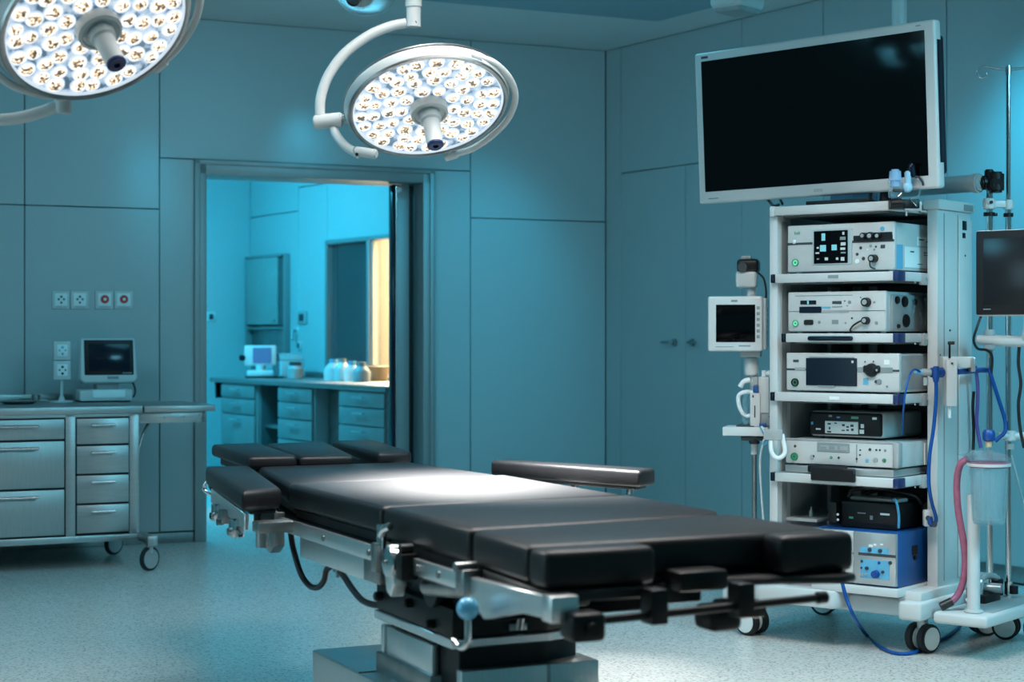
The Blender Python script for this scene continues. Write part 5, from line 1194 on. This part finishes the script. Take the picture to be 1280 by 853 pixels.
t.part('neck', t.mb().cyl((u, -.43, .91), (u, -.43, .95), .03), M['white'])
t.part('screen', t.mb().prism([oq(-.05, .003), oq(.075, .003), oq(.075, -.002), oq(-.05, -.002)], .962, 1.068, .001, 1), M['screen_lit'])
t.part('knob', t.mb().cyl(oq(-.13, .0)+(1.0,), oq(-.105, -.02)+(1.0,), .02), M['black'])
t = Thing('clear_box', 'pale clear box beside the small monitor behind the doorway', 'box', Q, (1.25, -.35, .863))
u, z = qp(350, 455, -.25)
t.part('box_body', t.mb().box(u-.13, u+.13, -.30, -.12, .8645, .98, .012), M['cloudy'])
t.part('box_lid', t.mb().prism([(u-.13, .981), (u-.05, 1.03), (u+.09, 1.03), (u+.13, .981)], -.30, -.12, .006, 1, 0, 'y'), M['devgrey'])
t = Thing('dark_jar', 'dark jar beside the clear box behind the doorway', 'jar', Q, (1.6, -.35, .863))
u, z = qp(369, 455, -.30)
t.part('jar_body', t.mb().lathe([(0, .864), (.05, .864), (.055, .93), (.04, .95), (0, .95)], (u, -.30, 0)), M['devgrey'])
t.part('jar_lid', t.mb().cyl((u, -.30, .95), (u, -.30, .975), .042, n=20, bev=.004), M['ink'])
rn = random.Random(5)
for k, px in enumerate((417, 428, 440, 452)):
    u, z = qp(px, 460, -.30)
    lab = ('clear bag', 'pale bottle', 'clear bottle', 'pale tub')[k]
    t = Thing(('clear_bag', 'supply_bottle', 'clear_bottle', 'supply_tub')[k], lab+' on the counter '+('left end of the row under the window', 'second in the row under the window', 'third in the row under the window', 'nearest the brown tub under the window')[k], lab.split()[1], Q, (u, -.3, .863))
    hh = (.115, .12, .105, .10)[k]; w_ = (.06, .05, .05, .055)[k]
    t.part('body', t.mb().lathe([(0, .8635), (w_, .8635), (w_*1.05, .863+hh*.6), (w_*.8, .863+hh*.8), (w_*.45, .863+hh), (0, .863+hh)], (u, -.3, 0), (0, 0, 1), 20), (M['cloudy'], M['offwhite'], M['cloudy'], M['devgrey'])[k])
    t.part('cap', t.mb().cyl((u, -.3, .863+hh), (u, -.3, .885+hh), w_*.5, n=16), M['inkgrey'] if k % 2 else M['lightblue'])
t = Thing('brown_tub', 'brown tub on the counter under the lit window pane', 'tub', Q, (2.05, -.2, .863))
u, z = qp(473, 462, -.10)
t.part('tub_body', t.mb().lathe([(0, .8635), (.075, .8635), (.09, .955), (.085, .955), (.07, .87), (0, .87)], (u, -.12, 0)), M['tub'])
t.part('tub_rim', t.mb().lathe([(.088, .95), (.096, .955), (.088, .962)], (u, -.12, 0)), M['tub'])
# switches on the annex walls
def plate(label, fr, px, py, w_, h_, m, name='wall_switch', cat='wall switch'):
    u, z = qp(px, py, 0) if fr is Q else fr.V(px, py, 0); t = Thing(name, label, cat, fr, (u, 0, z-h_/2))
    t.part('cover_plate', t.mb().box(u-w_/2, u+w_/2, -.014, 0, z-h_/2, z+h_/2, .003), m)
    t.part('rocker', t.mb().box(u-w_*.25, u+w_*.25, -.020, -.012, z-h_*.28, z+h_*.28, .002), M['ink']); return t
plate('white switch plate on the back wall just inside the doorway', A, 263.5, 396, .07, .08, M['white'])
plate('grey switch plate on the wall right of the wall cabinet', Q, 379, 397, .14, .09, M['devgrey'])
plate('small switch below the grey switch plate', Q, 375.5, 432, .05, .06, M['white'])
t = Thing('hook_lever', 'dark small lever on the wall beside the grey switch plate', 'lever', Q, (.9, 0, 1.1))
u, z = qp(372, 418, 0); t.part('lever', t.mb().tube([(u, -.002, z+.03), (u, -.04, z+.02), (u+.02, -.05, z-.04)], .012), M['devgrey']); t.part('lever_plate', t.mb().box(u-.03, u+.03, -.008, 0, z, z+.05, .002), M['white'])
# door pulls of the wall cupboards in the operating room
for px, lab in ((839, 'steel lever pull on the left cupboard door of the right wall'), (871, 'steel lever pull on the right cupboard door of the right wall')):
    u, z = R.V(px, 428.5, 0); sg = 1 if px < 850 else -1
    t = Thing('door_pull', lab, 'door pull', R, (u, 0, z-.02), 'lever pulls on the right wall')
    t.part('rosette', t.mb().cyl((u+sg*.04, -.001, z), (u+sg*.04, -.012, z), .022, n=20), M['steel_d'])
    t.part('lever', t.mb().tube([(u+sg*.04, -.01, z), (u+sg*.04, -.035, z), (u+sg*.02, -.042, z+.001), (u-sg*.045, -.042, z+.002)], .008, 10), M['steel_d'])

# ------------------------------------------------------------------ light
def area(name, loc, target, size, col, e, sy=None, spread=None):
    l = bpy.data.lights.new(name, 'AREA'); l.energy = e; l.color = col; l.size = size
    if sy: l.shape = 'RECTANGLE'; l.size_y = sy
    if spread: l.spread = math.radians(spread)
    o = bpy.data.objects.new(name, l); COL.objects.link(o); o.location = loc
    o.rotation_euler = (Vector(target)-Vector(loc)).to_track_quat('-Z', 'Y').to_euler(); return o
def spot(name, loc, target, ang, col, e, rad=.1, blend=.6):
    l = bpy.data.lights.new(name, 'SPOT'); l.energy = e; l.color = col; l.spot_size = math.radians(ang); l.spot_blend = blend; l.shadow_soft_size = rad
    o = bpy.data.objects.new(name, l); COL.objects.link(o); o.location = loc
    o.rotation_euler = (Vector(target)-Vector(loc)).to_track_quat('-Z', 'Y').to_euler(); return o
CY = (.035, .64, 1.0); TE = (.17, .68, .94); WH = (1.0, .97, .93)
# ceiling luminaires of the operating room, then two added lights
area('ceiling_light_front', (.4, 5.0, CEIL-.03), (.4, 5.3, 0), 1.8, (1.0, .97, .95), 106, 1.8, 125)
area('ceiling_light_back', (.0, 8.0, CEIL-.03), (-.1, 8.6, 0), 1.6, TE, 40, 1.6)
area('ceiling_light_left', (-2.6, 5.6, CEIL-.03), (-2.0, 7.6, .8), 1.2, TE, 62, 1.2)
area('ceiling_light_right', (3.0, 4.2, CEIL-.03), (2.2, 6.4, .8), 1.2, (.22, .77, 1.0), 66, 1.2, 110)
spot('added_floor_spot', (.35, 6.0, CEIL-.03), (.27, 5.95, 0), 22, WH, 330, .08, 1.0)  # spot added to make the bright floor patch, its source is unseen
area('added_left_fill', (-3.6, 3.6, 1.35), (0, 4.6, .7), 1.3, (.55, .88, 1.0), 20, 1.6)  # added unseen fill that brightens the table rails; no doorway stands there
# cyan effect lights
spot('cyan_wash_right', R.w(3.75, -.55, 2.85), R.w(3.5, 0, 1.75), 75, CY, 190, .2, 1.0)
spot('cyan_wash_door', W.w(1.9, -1.2, 2.85), W.w(1.85, 0, 1.45), 55, CY, 95, .2, 1.0)
spot('cyan_wash_left', W.w(-.3, -.5, 2.75), W.w(-.14, 0, 1.93), 26, CY, 22, .1, 1.0)
spot('cyan_wash_header', W.w(.7, -.22, 2.5), W.w(.75, 0, 2.15), 75, CY, 4, .1, 1.0)
# annex
area('annex_ceiling_light', (-2.7, 12.3, CEIL-.05), (-2.3, 12.9, 0), 1.2, CY, 230, 1.2)
area('lit_room_light', Q.w(1.9, .75, 2.7), Q.w(1.6, .9, 1.2), .5, (1.0, .84, .60), 380, .5)
# the surgical lamps themselves
for nm, c, n, aim, e, ang in (('surgical_beam_right', cR, nRv, (-.04, 5.12, .734), 2000, 56), ('surgical_beam_left', cL, nLv, None, 60, 36)):
    p = Vector(c)+n*.18
    spot(nm, p, Vector(aim) if aim else p+n, ang, WH, e, .2, 1.0)
wd = bpy.data.worlds.new('room_ambient'); SC.world = wd; wd.use_nodes = True
wd.node_tree.nodes['Background'].inputs['Color'].default_value = (.05, .17, .21, 1); wd.node_tree.nodes['Background'].inputs['Strength'].default_value = .8

# ------------------------------------------------------------------ camera
cd = bpy.data.cameras.new('camera'); cam = bpy.data.objects.new('camera', cd); COL.objects.link(cam)
cam.location = (0, 0, H); cam.rotation_euler = (math.pi/2, 0, 0)
cd.sensor_width = 36; cd.lens = FPX/1280*36; cd.shift_y = -6.5/1280; cd.clip_start = .05
cd.dof.use_dof = True; cd.dof.focus_distance = 6.1; cd.dof.aperture_fstop = 3.6
SC.camera = cam
SC.view_settings.view_transform = 'Standard'; SC.view_settings.look = 'None'; SC.view_settings.gamma = 1; SC.view_settings.exposure = 0
SC.view_settings.use_curve_mapping = False
SC.cycles.max_bounces = 8; SC.cycles.use_denoising = True; SC.cycles.sample_clamp_indirect = 4
